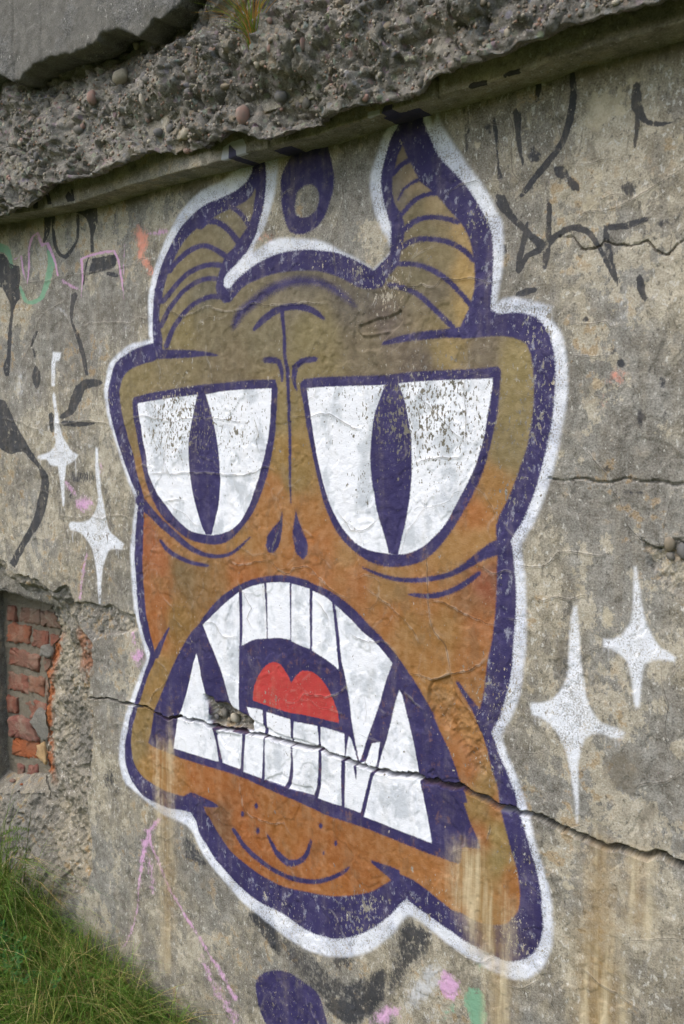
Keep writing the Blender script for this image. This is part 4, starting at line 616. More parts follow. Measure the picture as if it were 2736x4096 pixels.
def lin(r, g, b):
    f = lambda c: ((c / 255 + .055) / 1.055) ** 2.4 if c > 10 else c / 255 / 12.92
    return (f(r), f(g), f(b))

# ------------------------------------------------------------------ materials
class Tree:
    def __init__(s, name):
        s.mat = bpy.data.materials.new(name); s.mat.use_nodes = True
        s.t = s.mat.node_tree; s.bsdf = s.t.nodes['Principled BSDF']
        s.pos = s.n('ShaderNodeNewGeometry').outputs['Position']
    def n(s, kind, **kw):
        x = s.t.nodes.new(kind)
        for k, v in kw.items(): setattr(x, k, v)
        return x
    def put(s, sock, v):
        if isinstance(v, (int, float)): sock.default_value = v
        elif isinstance(v, tuple): sock.default_value = v if len(v) == 4 or sock.type == 'VECTOR' else (*v, 1)
        else: s.t.links.new(v, sock)
    def m(s, op, a, b=0.0, clamp=False):
        x = s.n('ShaderNodeMath', operation=op, use_clamp=clamp); s.put(x.inputs[0], a); s.put(x.inputs[1], b); return x.outputs[0]
    def mix(s, f, a, b, mode='MIX'):
        x = s.n('ShaderNodeMix', data_type='RGBA', blend_type=mode); s.put(x.inputs[0], f); s.put(x.inputs[6], a); s.put(x.inputs[7], b); return x.outputs[2]
    def vec(s, sx, sy, sz, off=(0, 0, 0)):
        x = s.n('ShaderNodeMapping'); s.put(x.inputs[0], s.flat or s.pos); x.inputs['Scale'].default_value = (sx, sz, sy) if s.flat else (sx, sy, sz); x.inputs['Location'].default_value = (off[0], off[2], off[1]) if s.flat else off; return x.outputs[0]
    def on_plane(s):
        """textures laid on the x-z plane of the wall"""
        a = s.n('ShaderNodeSeparateXYZ'); s.put(a.inputs[0], s.pos); b = s.n('ShaderNodeCombineXYZ')
        s.put(b.inputs[0], a.outputs[0]); s.put(b.inputs[1], a.outputs[2]); s.flat = b.outputs[0]; return s
    flat = None
    def noise(s, scale, detail=4, rough=.55, vec=None, dist=0.0):
        x = s.n('ShaderNodeTexNoise', noise_dimensions='2D' if s.flat else '3D'); s.put(x.inputs['Vector'], vec or s.flat or s.pos); x.inputs['Scale'].default_value = scale
        x.inputs['Detail'].default_value = detail; x.inputs['Roughness'].default_value = rough; x.inputs['Distortion'].default_value = dist; return x.outputs[0]
    def vor(s, scale, vec=None, feature='F1', out='Distance', rand=1.0):
        x = s.n('ShaderNodeTexVoronoi', feature=feature); s.put(x.inputs['Vector'], vec or s.pos); x.inputs['Scale'].default_value = scale; x.inputs['Randomness'].default_value = rand; return x.outputs[out]
    def ss(s, v, a, b, lo=0.0, hi=1.0):
        """smoothstep of v between a < b"""
        x = s.n('ShaderNodeMapRange', interpolation_type='SMOOTHSTEP'); s.put(x.inputs[0], v)
        if a > b: a, b, lo, hi = b, a, hi, lo
        x.inputs[1].default_value = a; x.inputs[2].default_value = b; x.inputs[3].default_value = lo; x.inputs[4].default_value = hi; return x.outputs[0]
    def attr(s, name, out='Fac'):
        return s.n('ShaderNodeAttribute', attribute_name=name).outputs[out]
    def bump(s, h, strength, dist=.002, normal=None):
        x = s.n('ShaderNodeBump'); s.put(x.inputs['Height'], h); x.inputs['Strength'].default_value = strength; x.inputs['Distance'].default_value = dist
        if normal: s.put(x.inputs['Normal'], normal)
        return x.outputs[0]
    def done(s, col, rough=.9, normal=None, spec=.25):
        s.put(s.bsdf.inputs['Base Color'], col); s.put(s.bsdf.inputs['Roughness'], rough); s.bsdf.inputs['Specular IOR Level'].default_value = spec
        if normal: s.put(s.bsdf.inputs['Normal'], normal)
        return s.mat

def concrete_colour(t, beige, grey, cream, dark, ochre=.5, patch=1.0):
    """old render: washes of two tones, crisp islands of paler and darker layers, ochre lichen, white and dark flecks, sand grain"""
    low = t.noise(1.7, 4, .62); isl = t.noise(15, 6, .70, t.vec(1, 1, .7)); c = t.noise(34, 4, .62)
    strk = t.noise(26, 4, .62, t.vec(1, 1, .16, (4, 4, 0)))
    col = t.mix(t.ss(low, .43, .57), grey, beige)
    col = t.mix(t.ss(strk, .50, .66, 0, .52), col, dark)
    m1 = t.m('ADD', isl, t.m('MULTIPLY', t.m('SUBTRACT', t.noise(3.3, 3, .6, t.vec(1, 1, 1, (7, 7, 3))), .5), .75))
    col = t.mix(t.ss(m1, .565, .585, 0, .78 * patch), col, cream)
    col = t.mix(t.ss(m1, .445, .418, 0, .68 * patch), col, dark)
    col = t.mix(t.ss(c, .30, .70), t.mix(.24, col, (0, 0, 0)), t.mix(.09, col, (1, .97, .90)))
    och = t.m('MULTIPLY', t.ss(t.m('ADD', t.m('MULTIPLY', c, .6), t.m('MULTIPLY', isl, .4)), .545, .60), t.ss(t.noise(4.3, 2), .47, .60))
    col = t.mix(t.m('MULTIPLY', och, ochre), col, lin(150, 118, 62))
    sp = t.noise(105, 3, .62, t.vec(1, 1, .6))
    col = t.mix(t.ss(t.m('ADD', sp, t.m('MULTIPLY', t.m('SUBTRACT', low, .5), .25)), .650, .675, 0, .68), col, lin(206, 203, 194))
    col = t.mix(t.ss(sp, .355, .330, 0, .60), col, lin(62, 58, 50))
    d = t.noise(290, 2, .6)
    col = t.mix(t.ss(d, .25, .75), t.mix(.27, col, (0, 0, 0)), t.mix(.09, col, (1, 1, .95)))
    return col, c, d

NAVY = lin(56, 51, 92)
def make_wall_material():
    t = Tree('painted_concrete').on_plane()
    col, c, d = concrete_colour(t, lin(152, 142, 119), lin(136, 132, 122), lin(190, 179, 155), lin(107, 100, 88), .6)
    fine = d; mid = t.noise(46, 5, .64); blot = t.noise(13, 3, .6)
    spk = t.noise(170, 3, .62, t.vec(1, 1, .5, (1, 1, 1))); spk2 = t.noise(58, 4, .66, t.vec(1, 1, .55, (5, 2, 7)))
    wear = t.attr('wear'); bare = t.attr('bare')
    # how far the paint has chipped: sparse everywhere, dense where worn
    chip = t.m('MAXIMUM', t.ss(t.m('ADD', spk, t.m('MULTIPLY', wear, .178)), .738, .762), t.ss(t.m('ADD', spk2, t.m('MULTIPLY', wear, .130)), .728, .748))
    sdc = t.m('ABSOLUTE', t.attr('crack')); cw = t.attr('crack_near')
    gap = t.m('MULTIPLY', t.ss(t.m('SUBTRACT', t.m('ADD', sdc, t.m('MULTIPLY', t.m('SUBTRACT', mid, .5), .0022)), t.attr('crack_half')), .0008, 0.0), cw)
    keep = t.m('SUBTRACT', 1.0, t.m('MAXIMUM', chip, bare), True)
    def cov(name, lo=.30, hi=.62, am=.8, nz=None):
        v = t.m('ADD', t.attr(name), t.m('MULTIPLY', t.m('SUBTRACT', nz or mid, .5), am))
        return t.ss(v, lo, hi)
    def lay(col, mask, colour, k=1.0):
        return t.mix(t.m('MULTIPLY', t.m('MULTIPLY', mask, keep), k), col, colour)
    def edge(name, soft, am, nz=None):
        v = t.m('ADD', t.attr(name), t.m('MULTIPLY', t.m('SUBTRACT', nz or fine, .5), am))
        return t.ss(v, soft, -soft)
    rag = t.m('ADD', t.m('MULTIPLY', mid, .55), t.m('MULTIPLY', spk, .45))
    col = t.mix(t.m('MULTIPLY', cov('cream', .40, .56, 1.5, t.noise(30, 5, .7)), .62), col, t.mix(t.ss(c, .3, .7), lin(176, 164, 138), lin(208, 196, 168)))
    col = t.mix(t.m('MULTIPLY', cov('stain', .25, .55, 1.3, t.noise(22, 5, .7, t.vec(1, 1, .6))), .62), col, t.mix(mid, lin(92, 85, 72), lin(116, 109, 96)))
    col = lay(col, cov('oldwhite', .30, .95, 1.9, rag), lin(204, 206, 210), .8)
    frag = t.noise(52, 5, .72, t.vec(1, 1, .7, (3, 9, 4))); worn = t.ss(frag, .675, .595, .25, 1.0); worn2 = t.ss(frag, .69, .61, .15, 1.0)
    col = lay(col, cov('salmon', .30, .85, 1.7, rag), lin(226, 152, 130), .85)
    col = lay(col, t.m('MULTIPLY', cov('mint', .30, .66, 1.5, rag), worn2), lin(122, 168, 138), .88)
    col = lay(col, t.m('MULTIPLY', cov('black', .30, .70, 1.7, rag), worn), t.mix(blot, lin(40, 42, 48), lin(60, 62, 68)), .93)
    col = lay(col, t.m('MULTIPLY', cov('pink', .28, .72, 1.7, rag), worn), lin(212, 166, 204), .88)
    # white halo and stars: thin spray, lets the wall show through in grains
    thin = t.m('ADD', fine, t.m('MULTIPLY', rag, .9))
    halo = t.m('MULTIPLY', edge('s_halo', .0055, .013), t.ss(t.m('ADD', thin, t.m('MULTIPLY', t.m('SUBTRACT', blot, .5), .5)), .66, 1.0, .25, 1.0))
    col = lay(col, halo, t.mix(t.ss(blot, .35, .65), lin(202, 207, 220), lin(228, 231, 238)))
    star = t.m('MULTIPLY', t.ss(t.m('ADD', t.attr('s_star'), t.m('ADD', .0022, t.m('MULTIPLY', t.m('SUBTRACT', fine, .5), .010))), .0038, -.0038), t.ss(t.m('ADD', thin, t.m('MULTIPLY', t.m('SUBTRACT', blot, .5), .5)), .70, 1.02, .30, 1.0))
    col = lay(col, t.m('MULTIPLY', star, worn2), lin(224, 227, 233))
    navy = t.mix(t.ss(blot, .3, .7), lin(49, 44, 84), t.mix(t.ss(mid, .4, .65), NAVY, lin(66, 61, 102)))
    thinn = t.ss(frag, .70, .56, .62, 1.0)
    col = lay(col, edge('s_navy_base', .012, .014), navy, .16)
    col = lay(col, t.m('MULTIPLY', edge('s_navy_base', .0027, .007), thinn), navy)
    bodyc = t.attr('body', 'Color')
    body = t.mix(t.ss(mid, .3, .7), t.mix(.13, bodyc, (0, 0, 0)), t.mix(.04, bodyc, (1, .9, .7)))
    grime = t.ss(t.noise(24, 4, .66, t.vec(1, 1, .6, (2, 8, 5))), .52, .66)
    body = t.mix(t.m('MULTIPLY', grime, .24), body, lin(88, 82, 66))
    col = lay(col, edge('s_fill', .0028, .005), body)
    col = lay(col, t.ss(t.m('ADD', t.attr('navy_soft'), t.m('MULTIPLY', t.m('SUBTRACT', fine, .5), .5)), .25, .8), navy)
    col = lay(col, edge('s_navy_line', .010, .012), navy, .20)
    col = lay(col, t.m('MULTIPLY', edge('s_navy_line', .0024, .0065), thinn), navy)
    dirtn = t.ss(t.noise(15, 4, .64, t.vec(1, 1, .7, (6, 3, 1))), .47, .66)
    white = t.mix(t.m('MULTIPLY', dirtn, .72), lin(234, 236, 241), lin(180, 186, 192))
    wm = edge('s_white', .0017, .005)
    col = lay(col, wm, white)
    col = t.mix(t.m('MULTIPLY', t.m('MULTIPLY', wm, chip), .75), col, t.mix(mid, lin(84, 82, 70), lin(126, 120, 104)))
    col = lay(col, edge('s_red', .0018, .005), t.mix(mid, lin(186, 58, 56), lin(170, 66, 62)))
    col = lay(col, edge('s_navy_top', .0018, .005), navy)
    # rust and lime running down over everything
    run = t.noise(34, 4, .6, t.vec(1, 1, .08))
    rc = t.mix(t.ss(run, .35, .65), lin(150, 124, 80), lin(200, 184, 150))
    col = t.mix(t.m('MULTIPLY', t.m('MULTIPLY', t.ss(t.attr('rust'), .02, .35), cov('rust', .06, .80, 1.1, t.m('ADD', t.m('MULTIPLY', run, .6), t.m('MULTIPLY', mid, .4)))), .88), col, rc)
    rim = t.m('MULTIPLY', t.ss(sdc, .0040, .0012), cw)
    col = t.mix(t.m('MULTIPLY', t.m('MULTIPLY', rim, t.ss(mid, .42, .58)), .30), col, lin(206, 198, 184))
    col = t.mix(t.m('MULTIPLY', gap, .60), col, lin(70, 63, 54))  # crack gaps painted dark, for the shade and dirt inside them
    rough = t.ss(keep, 0, 1, .92, .70)
    ridge = t.m('MULTIPLY', t.ss(sdc, .0045, .0004), cw)
    h = t.m('ADD', t.m('ADD', t.m('MULTIPLY', fine, .30), t.m('MULTIPLY', mid, .8)), t.m('ADD', t.m('MULTIPLY', ridge, .6), t.m('MULTIPLY', gap, -.8)))
    nrm = t.bump(h, .6, .0035)
    return t.done(col, rough, nrm, .22)
def make_rubble_material():
    t = Tree('broken_concrete')
    col, c, d = concrete_colour(t, lin(124, 118, 105), lin(106, 103, 96), lin(154, 147, 132), lin(80, 76, 68), .35)
    st = t.vor(55, out='Color'); sv = t.vor(55)
    stone = t.m('MULTIPLY', t.ss(sv, .42, .30), .5)
    col = t.mix(stone, col, t.mix(.85, st, lin(136, 130, 120)))
    col = t.mix(.22, col, lin(116, 111, 101))
    h = t.m('ADD', t.m('MULTIPLY', t.noise(210, 4, .65), .5), t.noise(75, 5, .65))
    return t.done(col, .95, t.bump(h, .8, .006), .15)
def make_reveal_material():
    """the broken core of the wall beside the niche: rubble with a seam of brick in it"""
    t = Tree('broken_core')
    col, c, d = concrete_colour(t, lin(134, 125, 106), lin(120, 116, 104), lin(160, 149, 124), lin(94, 88, 76), .7)
    br = t.m('MULTIPLY', t.attr('brick'), t.ss(t.noise(20, 5, .6), .38, .52))
    col = t.mix(br, col, t.mix(t.noise(50, 4), lin(146, 84, 54), lin(152, 98, 62)))
    h = t.m('ADD', t.m('MULTIPLY', t.noise(210, 4, .65), .5), t.noise(70, 5, .65))
    return t.done(col, .95, t.bump(h, .7, .005), .15)
def make_slab_material():
    t = Tree('cement_render')
    col, c, d = concrete_colour(t, lin(98, 96, 90), lin(90, 89, 85), lin(104, 102, 94), lin(74, 73, 69), .1, .5)
    smooth = t.ss(t.noise(3.4, 4, .5), .47, .52)
    col = t.mix(t.m('MULTIPLY', smooth, .45), col, lin(104, 101, 93))
    g = t.noise(120, 4, .7)
    h = t.m('ADD', t.m('MULTIPLY', g, t.m('SUBTRACT', 1.3, smooth)), t.m('MULTIPLY', t.noise(25, 4), .4))
    return t.done(col, .95, t.bump(h, .9, .005), .15)
def make_fascia_material():
    t = Tree('painted_moulding')
    col, c, d = concrete_colour(t, lin(156, 147, 126), lin(142, 136, 122), lin(176, 165, 142), lin(112, 105, 92), .4)
    mid = t.noise(46, 6, .62)
    for name, colour in (('white', lin(196, 198, 206)), ('black', lin(44, 45, 50)), ('navy', NAVY)):
        v = t.ss(t.m('ADD', t.attr(name), t.m('MULTIPLY', t.m('SUBTRACT', mid, .5), .6)), .35, .6)
        col = t.mix(t.m('MULTIPLY', v, .9), col, colour)
    h = t.m('ADD', t.m('MULTIPLY', t.noise(240, 3), .4), mid)
    return t.done(col, .9, t.bump(h, .5, .004), .2)
def make_stone_material(name, a, b):
    t = Tree(name)
    n = t.noise(60, 5, .6); col = t.mix(t.ss(n, .35, .65), a, b)
    col = t.mix(t.ss(t.noise(130, 4, .7), .58, .68, 0, .5), col, lin(140, 130, 112))
    return t.done(col, .8, t.bump(t.noise(160, 4), .3, .002), .3)
def make_brick_material(name, a, b, lime=.4):
    t = Tree(name)
    n = t.noise(30, 6, .62); col = t.mix(t.ss(n, .3, .7), a, b)
    col = t.mix(t.m('MULTIPLY', t.ss(t.noise(22, 6, .72), .46, .64), lime), col, lin(158, 146, 128)); col = t.mix(t.ss(t.noise(7, 3), .4, .7, .08, .42), col, lin(122, 110, 96))
    col = t.mix(t.ss(t.noise(90, 4, .7), .60, .70, 0, .6), col, lin(82, 54, 44))
    return t.done(col, .93, t.bump(t.m('ADD', t.noise(180, 4, .6), t.noise(45, 5, .6)), .7, .005), .15)
def make_mortar_material(name='lime_mortar', a=lin(136, 128, 112), b=lin(114, 108, 97)):
    t = Tree(name)
    col = t.mix(t.noise(40, 6, .65), a, b); col = t.mix(t.ss(t.noise(180, 3), .3, .7, 0, .4), col, lin(90, 84, 72))
    return t.done(col, .95, t.bump(t.m('ADD', t.noise(200, 4), t.noise(60, 5)), .8, .005), .15)
def make_ground_material():
    t = Tree('soil')
    col = t.mix(t.noise(18, 7, .65), lin(70, 72, 40), lin(86, 96, 48))
    return t.done(col, 1.0, t.bump(t.noise(60, 6), .8, .01), .1)
def make_leaf_material(name, hue_attr='tint', trans=.45):
    t = Tree(name)
    col = t.attr(hue_attr, 'Color')
    col = t.mix(t.ss(t.noise(120, 3), .3, .7), t.mix(.25, col, (0, 0, 0)), col)
    t.done(col, .6, None, .25)
    tr = t.n('ShaderNodeBsdfTranslucent'); t.put(tr.inputs['Color'], col)
    mx = t.n('ShaderNodeMixShader'); mx.inputs[0].default_value = trans
    t.t.links.new(t.bsdf.outputs[0], mx.inputs[1]); t.t.links.new(tr.outputs[0], mx.inputs[2])
    t.t.links.new(mx.outputs[0], next(n for n in t.t.nodes if n.type == 'OUTPUT_MATERIAL').inputs['Surface'])
    return t.mat
M_WALL = make_wall_material(); M_RUBBLE = make_rubble_material(); M_REVEAL = make_reveal_material(); M_SLAB = make_slab_material(); M_FASCIA = make_fascia_material()
M_MORTAR = make_mortar_material(); M_SMEAR = make_mortar_material('cement_smear', lin(138, 136, 128), lin(122, 120, 114)); M_GROUND = make_ground_material(); M_LEAF = make_leaf_material('leaf')
M_STONE = {'w': make_stone_material('pale_stone', lin(176, 168, 150), lin(150, 142, 126)), 'g': make_stone_material('grey_stone', lin(122, 118, 110), lin(104, 100, 92)),
           'b': make_stone_material('dark_stone', lin(102, 101, 100), lin(116, 113, 109)), 'p': make_stone_material('pink_stone', lin(150, 120, 108), lin(136, 120, 110)),
           'o': make_stone_material('ochre_stone', lin(142, 130, 110), lin(128, 118, 102))}
M_BRICK = [make_brick_material('red_brick', lin(140, 86, 70), lin(120, 78, 66)), make_brick_material('orange_brick', lin(148, 92, 68), lin(130, 82, 64), .35),
           make_brick_material('limed_brick', lin(126, 94, 80), lin(122, 102, 90), .8), make_brick_material('broken_brick', lin(164, 92, 54), lin(146, 80, 48), .1),
           make_brick_material('pale_stone_block', lin(206, 172, 122), lin(186, 150, 104), .2), make_brick_material('dark_brick', lin(124, 72, 66), lin(140, 100, 88), .5)]

# ------------------------------------------------------------------ the painted wall
def axis(lo, hi, fine0, fine1, s0, s1, grow=1.12, cap=.12):
    """coordinates: fine between fine0 and fine1 (step s0 -> s1), growing outside"""
    v = [fine0]
    while v[-1] < fine1: v.append(v[-1] + s0 + (s1 - s0) * (v[-1] - fine0) / (fine1 - fine0))
    st = s1
    while v[-1] < hi: st = min(st * grow, cap); v.append(v[-1] + st)
    st = s0; l = []
    x = fine0
    while x > lo: st = min(st * grow, cap); x -= st; l.append(x)
    return np.array(l[::-1] + v)
GX = axis(-4.2, 1.4, -2.78, -.27, .0046, .0021); GZ = axis(-.6, 2.075, -.36, 2.07, .0029, .0027)
XX, ZZ = np.meshgrid(GX.astype(np.float32), GZ.astype(np.float32))
GROUND_Z = -.22

def build_wall():
    A = {}
    def layer(polys, soft=None):
        """union sdf (soft None) or coverage 0..1; also returns each shape's own sdf"""
        out = np.full(XX.shape, FAR if soft is None else 0, np.float32); each = []
        for part, flat in polys:
            op = float(part.split('|')[1]) if '|' in part else 1.0
            s = grid_sdf(smooth_curve(xy(flat)), GX, GZ)
            if soft is None: np.minimum(out, s, out=out)
            else:
                so = soft * ((1 if op > .72 else 2.6) if part.split('|')[0] else (4.5 if op > .72 else 7.0))
                np.maximum(out, op * smoothstep(so, -so, s + .0012), out=out)
            each.append((part.split('|')[0], s))
        return out, each
    A['s_navy_base'], e_base = layer(NAVY_BASE_POLYS); hole, _ = layer(OVALHOLE_POLYS)
    A['s_navy_base'] = np.maximum(A['s_navy_base'], -hole)
    A['s_fill'], _ = layer(FILL_POLYS); A['s_navy_line'], e_line = layer(NAVY_LINE_POLYS); A['s_white'], e_white = layer(WHITE_POLYS)
    A['s_navy_top'], e_top = layer(NAVY_TOP_POLYS); A['s_red'], e_red = layer(RED_POLYS); A['s_halo'], _ = layer(HALO_POLYS); A['s_star'], e_star = layer(STAR_POLYS)
    _, e_horn = layer(HORN_POLYS)
    A['black'], e_black = layer(BLACK_POLYS, .0035); A['mint'], e_mint = layer(MINT_POLYS, .004); A['pink'], e_pink = layer(PINK_POLYS, .0035)
    A['salmon'], _ = layer(SALMON_POLYS, .006); A['oldwhite'], _ = layer(OLDWHITE_POLYS, .006); A['rust'], _ = layer(RUST_POLYS, .020); A['cream'], _ = layer(CREAM_POLYS, .008)
    A['stain'], _ = layer(STAIN_POLYS, .010); A['navy_soft'], _ = layer(NAVY_SOFT_POLYS, .006)
    wear = np.full(XX.shape, .0, np.float32)
    for x, z, r, v in WEAR_SPOTS: wear += v * np.exp(-((XX - x) ** 2 + (ZZ - z) ** 2) / (r * r) * 1.6)
    A['wear'] = np.clip(wear + .22 * fbm(5, 3, XX, ZZ, seed=3), 0, 1)
    def paint(*c):
        g = .3 * c[0] + .55 * c[1] + .15 * c[2]; ol = min(max((c[1] / c[0] - .70) / .16, 0), 1); return np.array(lin(*[1.05 * (.86 * v + .14 * g) for v in c]), np.float32) * np.array([.87 + .05 * ol, .99 - .04 * ol, .86 + .38 * ol], np.float32)
    # sprayed body colour: blend of the sprayed patches
    num = np.zeros(XX.shape + (3,), np.float32); den = np.zeros(XX.shape, np.float32)
    jx = XX + .012 * fbm(14, 3, XX, ZZ, seed=21); jz = ZZ + .012 * fbm(14, 3, XX, ZZ, seed=22)
    for x, z, r, g, b in BODY_COLOURS:
        w = 1 / (((jx - x / 1000) ** 2 + ((jz - z / 1000) * .9) ** 2) + 4e-4) ** 2.2
        num += w[..., None] * paint(r, g, b); den += w
    body = num / den[..., None]
    # ---- relief: +y goes into the wall
    y = .007 * fbm(1.6, 3, XX, ZZ, seed=1) + .0022 * fbm(9, 4, XX, ZZ, seed=2) + .0007 * fbm(45, 3, XX, ZZ, seed=4)
    fl = fbm(6, 5, XX, ZZ * .8, gain=.6, seed=6)
    y += .0016 * smoothstep(.10, .13, fl) - .0012 * smoothstep(-.16, -.19, fl)          # edges of flaked render
    y += .0006 * smoothstep(.22, .26, fbm(26, 4, XX, ZZ, seed=8))
    bare = np.zeros(XX.shape, np.float32)
    rough = fbm(70, 4, XX, ZZ, gain=.65, seed=9); stones, sval = cells(45, XX + .004 * rough, ZZ, seed=2)
    for k, (dep, rg, soft, flat) in enumerate(SPALLS):
        s = grid_sdf(smooth_curve(xy(flat), step=.006), GX, GZ) + .003 * fbm(90, 3, XX, ZZ, seed=30 + k)
        m = smoothstep(soft * .5, -soft, s)
        y += m * (dep + rg * (1.4 * rough + .9 * (stones - .5)))
        if dep > .009: bare = np.maximum(bare, smoothstep(.001, -.001, s))
    cD = np.full(XX.shape, .012, np.float32); cS = np.ones(XX.shape, np.float32); cW = np.zeros(XX.shape, np.float32); cH = np.full(XX.shape, .0004, np.float32)
    for k, (w, dep, lip, flat) in enumerate(CRACKS):
        p = smooth_curve(xy(flat), closed=False, step=.006); n = len(p)
        u = np.cumsum(np.r_[0, np.hypot(*np.diff(p, axis=0).T)])
        jit = np.stack([fbm(70, 3, u, u * 0 + k, seed=1), fbm(70, 3, u, u * 0 + k + .5, seed=2)], 1)
        p = p + jit * np.array([.0025, .0045]) * (1.4 if dep > 10 else 1)
        hw = np.interp(np.linspace(0, 1, n), np.linspace(0, 1, len(w)), w) * .0005 * (1 + .45 * fbm(40, 2, u, u * 0 + k, seed=5))
        if dep < 5:                                   # hairline cracks: a sub-millimetre gap and a raised lip
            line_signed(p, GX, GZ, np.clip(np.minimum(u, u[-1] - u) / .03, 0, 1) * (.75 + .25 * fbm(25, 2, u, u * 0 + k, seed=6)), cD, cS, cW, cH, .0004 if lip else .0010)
            d, W = grid_sdf(p, GX, GZ, .02, False, hw); y -= lip * .0005 * np.exp(-(d / .005) ** 2)
            continue
        if dep < 7:                                   # open cracks a few millimetres wide
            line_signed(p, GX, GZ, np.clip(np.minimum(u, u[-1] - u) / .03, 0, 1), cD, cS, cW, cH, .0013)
        hw = np.maximum(hw, .0009) * np.clip(np.minimum(u, u[-1] - u) / .02 + .25, 0, 1)
        d, W = grid_sdf(p, GX, GZ, .02, False, hw)
        y += dep * .001 * smoothstep(W * 1.25 + .0006, W * .75, d)
        if lip: y -= lip * .001 * np.exp(-((d - .0012) / .0035) ** 2)
        if dep > 10:
            bare = np.maximum(bare, smoothstep(W * 1.25 + .0006, W * .9, d))
            y -= .0022 * np.exp(-(d / .008) ** 2) * (1 + .8 * fbm(30, 3, XX, ZZ, seed=33))
    # a web of fainter random hairlines over the whole face
    wr_ = np.random.default_rng(5)
    for k in range(200):
        a = np.array([wr_.uniform(-2.5, -.3), wr_.uniform(-.2, 2.03)]); ang = wr_.uniform(0, 6.28); p = [a]
        for m_ in range(wr_.integers(5, 22)):
            ang += wr_.normal(0, .34); p.append(p[-1] + .010 * np.array([math.cos(ang), math.sin(ang) * .9]))
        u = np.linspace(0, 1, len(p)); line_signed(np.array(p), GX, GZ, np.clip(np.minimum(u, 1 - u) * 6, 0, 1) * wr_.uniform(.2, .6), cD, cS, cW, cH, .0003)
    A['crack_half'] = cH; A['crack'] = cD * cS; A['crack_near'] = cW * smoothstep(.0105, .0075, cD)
    # ---- the broken niche at the far end: core of the wall laid open
    rec = grid_sdf(smooth_curve(np.vstack([xy(RECESS), [(-2.60, -.30), (-2.62, -.60), (-2.86, -.60), (-2.90, .4), (-2.86, .9), (-2.74, 1.02), (-2.62, 1.06)]]), step=.006), GX, GZ, .5)
    rec = rec + .006 * fbm(40, 4, XX, ZZ, seed=12)
    opn_poly = np.vstack([[(NICHE_LEFT, .90)], xy(ARCH_EDGE), xy(JAMB_EDGE), xy(SILL_EDGE), [(NICHE_LEFT, .205)]])
    opn_curve = smooth_curve(opn_poly, step=.01)
    opn = grid_sdf(opn_curve, GX, GZ, .5)
    inr = np.maximum(-rec, 0); tt = inr / (inr + np.maximum(opn, 0) + 1e-5)
    top = smoothstep(.86, .93, ZZ) * smoothstep(-2.12, -2.2, XX)
    low = smoothstep(.22, .12, ZZ)
    stone, sv = cells(26, XX + .01 * rough, ZZ, y * 0, seed=5); stone2, _ = cells(60, XX, ZZ, y * 0, seed=6)
    rid = 1 - np.abs(fbm(16, 4, XX, ZZ, gain=.55, seed=15)) * 2; lump = .008 * facets(30, XX + .006 * rough, ZZ, 3) + .008 * (stone - .45) * (sv > .5) + .005 * (stone2 - .45) + .020 * fbm(12, 5, XX, ZZ, gain=.6, seed=14) - .010 * (rid - .5) + .004 * fbm(110, 2, XX, ZZ, seed=16)
    prof = .010 + .088 * tt ** .8
    prof = prof * (1 - top) + top * (.020 + .035 * smoothstep(.02, .05, inr))
    prof = prof * (1 - low) + low * (.016 + .06 * smoothstep(0, .25, inr))
    step = smoothstep(0, .004, inr)
    y = np.where(rec < 0, y * (1 - step) + step * (prof + lump * smoothstep(0, .02, inr) * (1 - .55 * top * smoothstep(.05, .07, inr))), y)
    reveal = rec < 0
    A['bare'] = np.maximum(bare, smoothstep(.0005, -.0005, rec))
    A['brick'] = smoothstep(.30, .62, tt) * smoothstep(.30, .36, ZZ) * smoothstep(.84, .78, ZZ) * smoothstep(.06, .02, np.abs(opn)) + .6 * smoothstep(.05, .0, np.hypot(XX + 2.06, (ZZ - .79) * .8) - .03)
    P = np.stack([XX, y, ZZ], -1); N = grid_normals(P); N = np.where(N[..., 1:2] > 0, -N, N)
    Q = grid_quads(*XX.shape)[..., ::1].reshape(-1, 4)
    def fc(a): return .25 * (a[:-1, :-1] + a[:-1, 1:] + a[1:, 1:] + a[1:, :-1]).reshape(-1)
    Pf = P.reshape(-1, 3); Nf = N.reshape(-1, 3); Af = {k: v.reshape(-1) for k, v in A.items()}; Cf = {'body': body.reshape(-1, 3)}
    free = fc(opn) > 0
    wall = empty('concrete_wall', (-1.2, 0, GROUND_Z), 'weathered beige concrete wall covered by a large spray-painted horned monster face', 'wall'); wall['kind'] = 'thing'
    loc = Vector(wall.location)
    Pl = Pf - np.array(loc, np.float32)
    def piece(name, mask, parent=wall, mat=M_WALL, label=None, attrs=None):
        nonlocal free
        mk = mask & free; free = free & ~mk
        o = sub_mesh(name, Pl, Q, mk, mat, parent, attrs or {k: v for k, v in Af.items() if k != 'brick'}, Cf, Nf)
        if o and label: o['label'] = label
        return o
    rv = fc(rec) < 0
    piece('broken_edge', rv, mat=M_REVEAL, label='rough broken concrete edge of the wall beside the brick niche', attrs={'brick': Af['brick']})
    # painted figures are the wall's own skin, cut along their outlines: sub-parts first, then the figure that is left
    figure = []
    def later(name, sdf, label=None): figure.append((name, fc(sdf) < 0, label))
    eyes = [('left painted eye, smaller, white with a slit pupil', 0), ('right painted eye, larger, white with a slit pupil', 1)]
    later('pupil', e_top[0][1]); later('pupil', e_top[1][1])
    later('eye', e_white[0][1], eyes[0][0]); later('eye', e_white[1][1], eyes[1][0])
    for n, s in e_white[2:]: later('tooth', s)
    later('tongue', e_red[0][1], 'red two-lobed tongue inside the painted mouth')
    for n, s in e_line:
        if n == 'nostril': later('nostril', s)
        if n == 'mouth': later('mouth', s, 'dark purple inside of the snarling mouth')
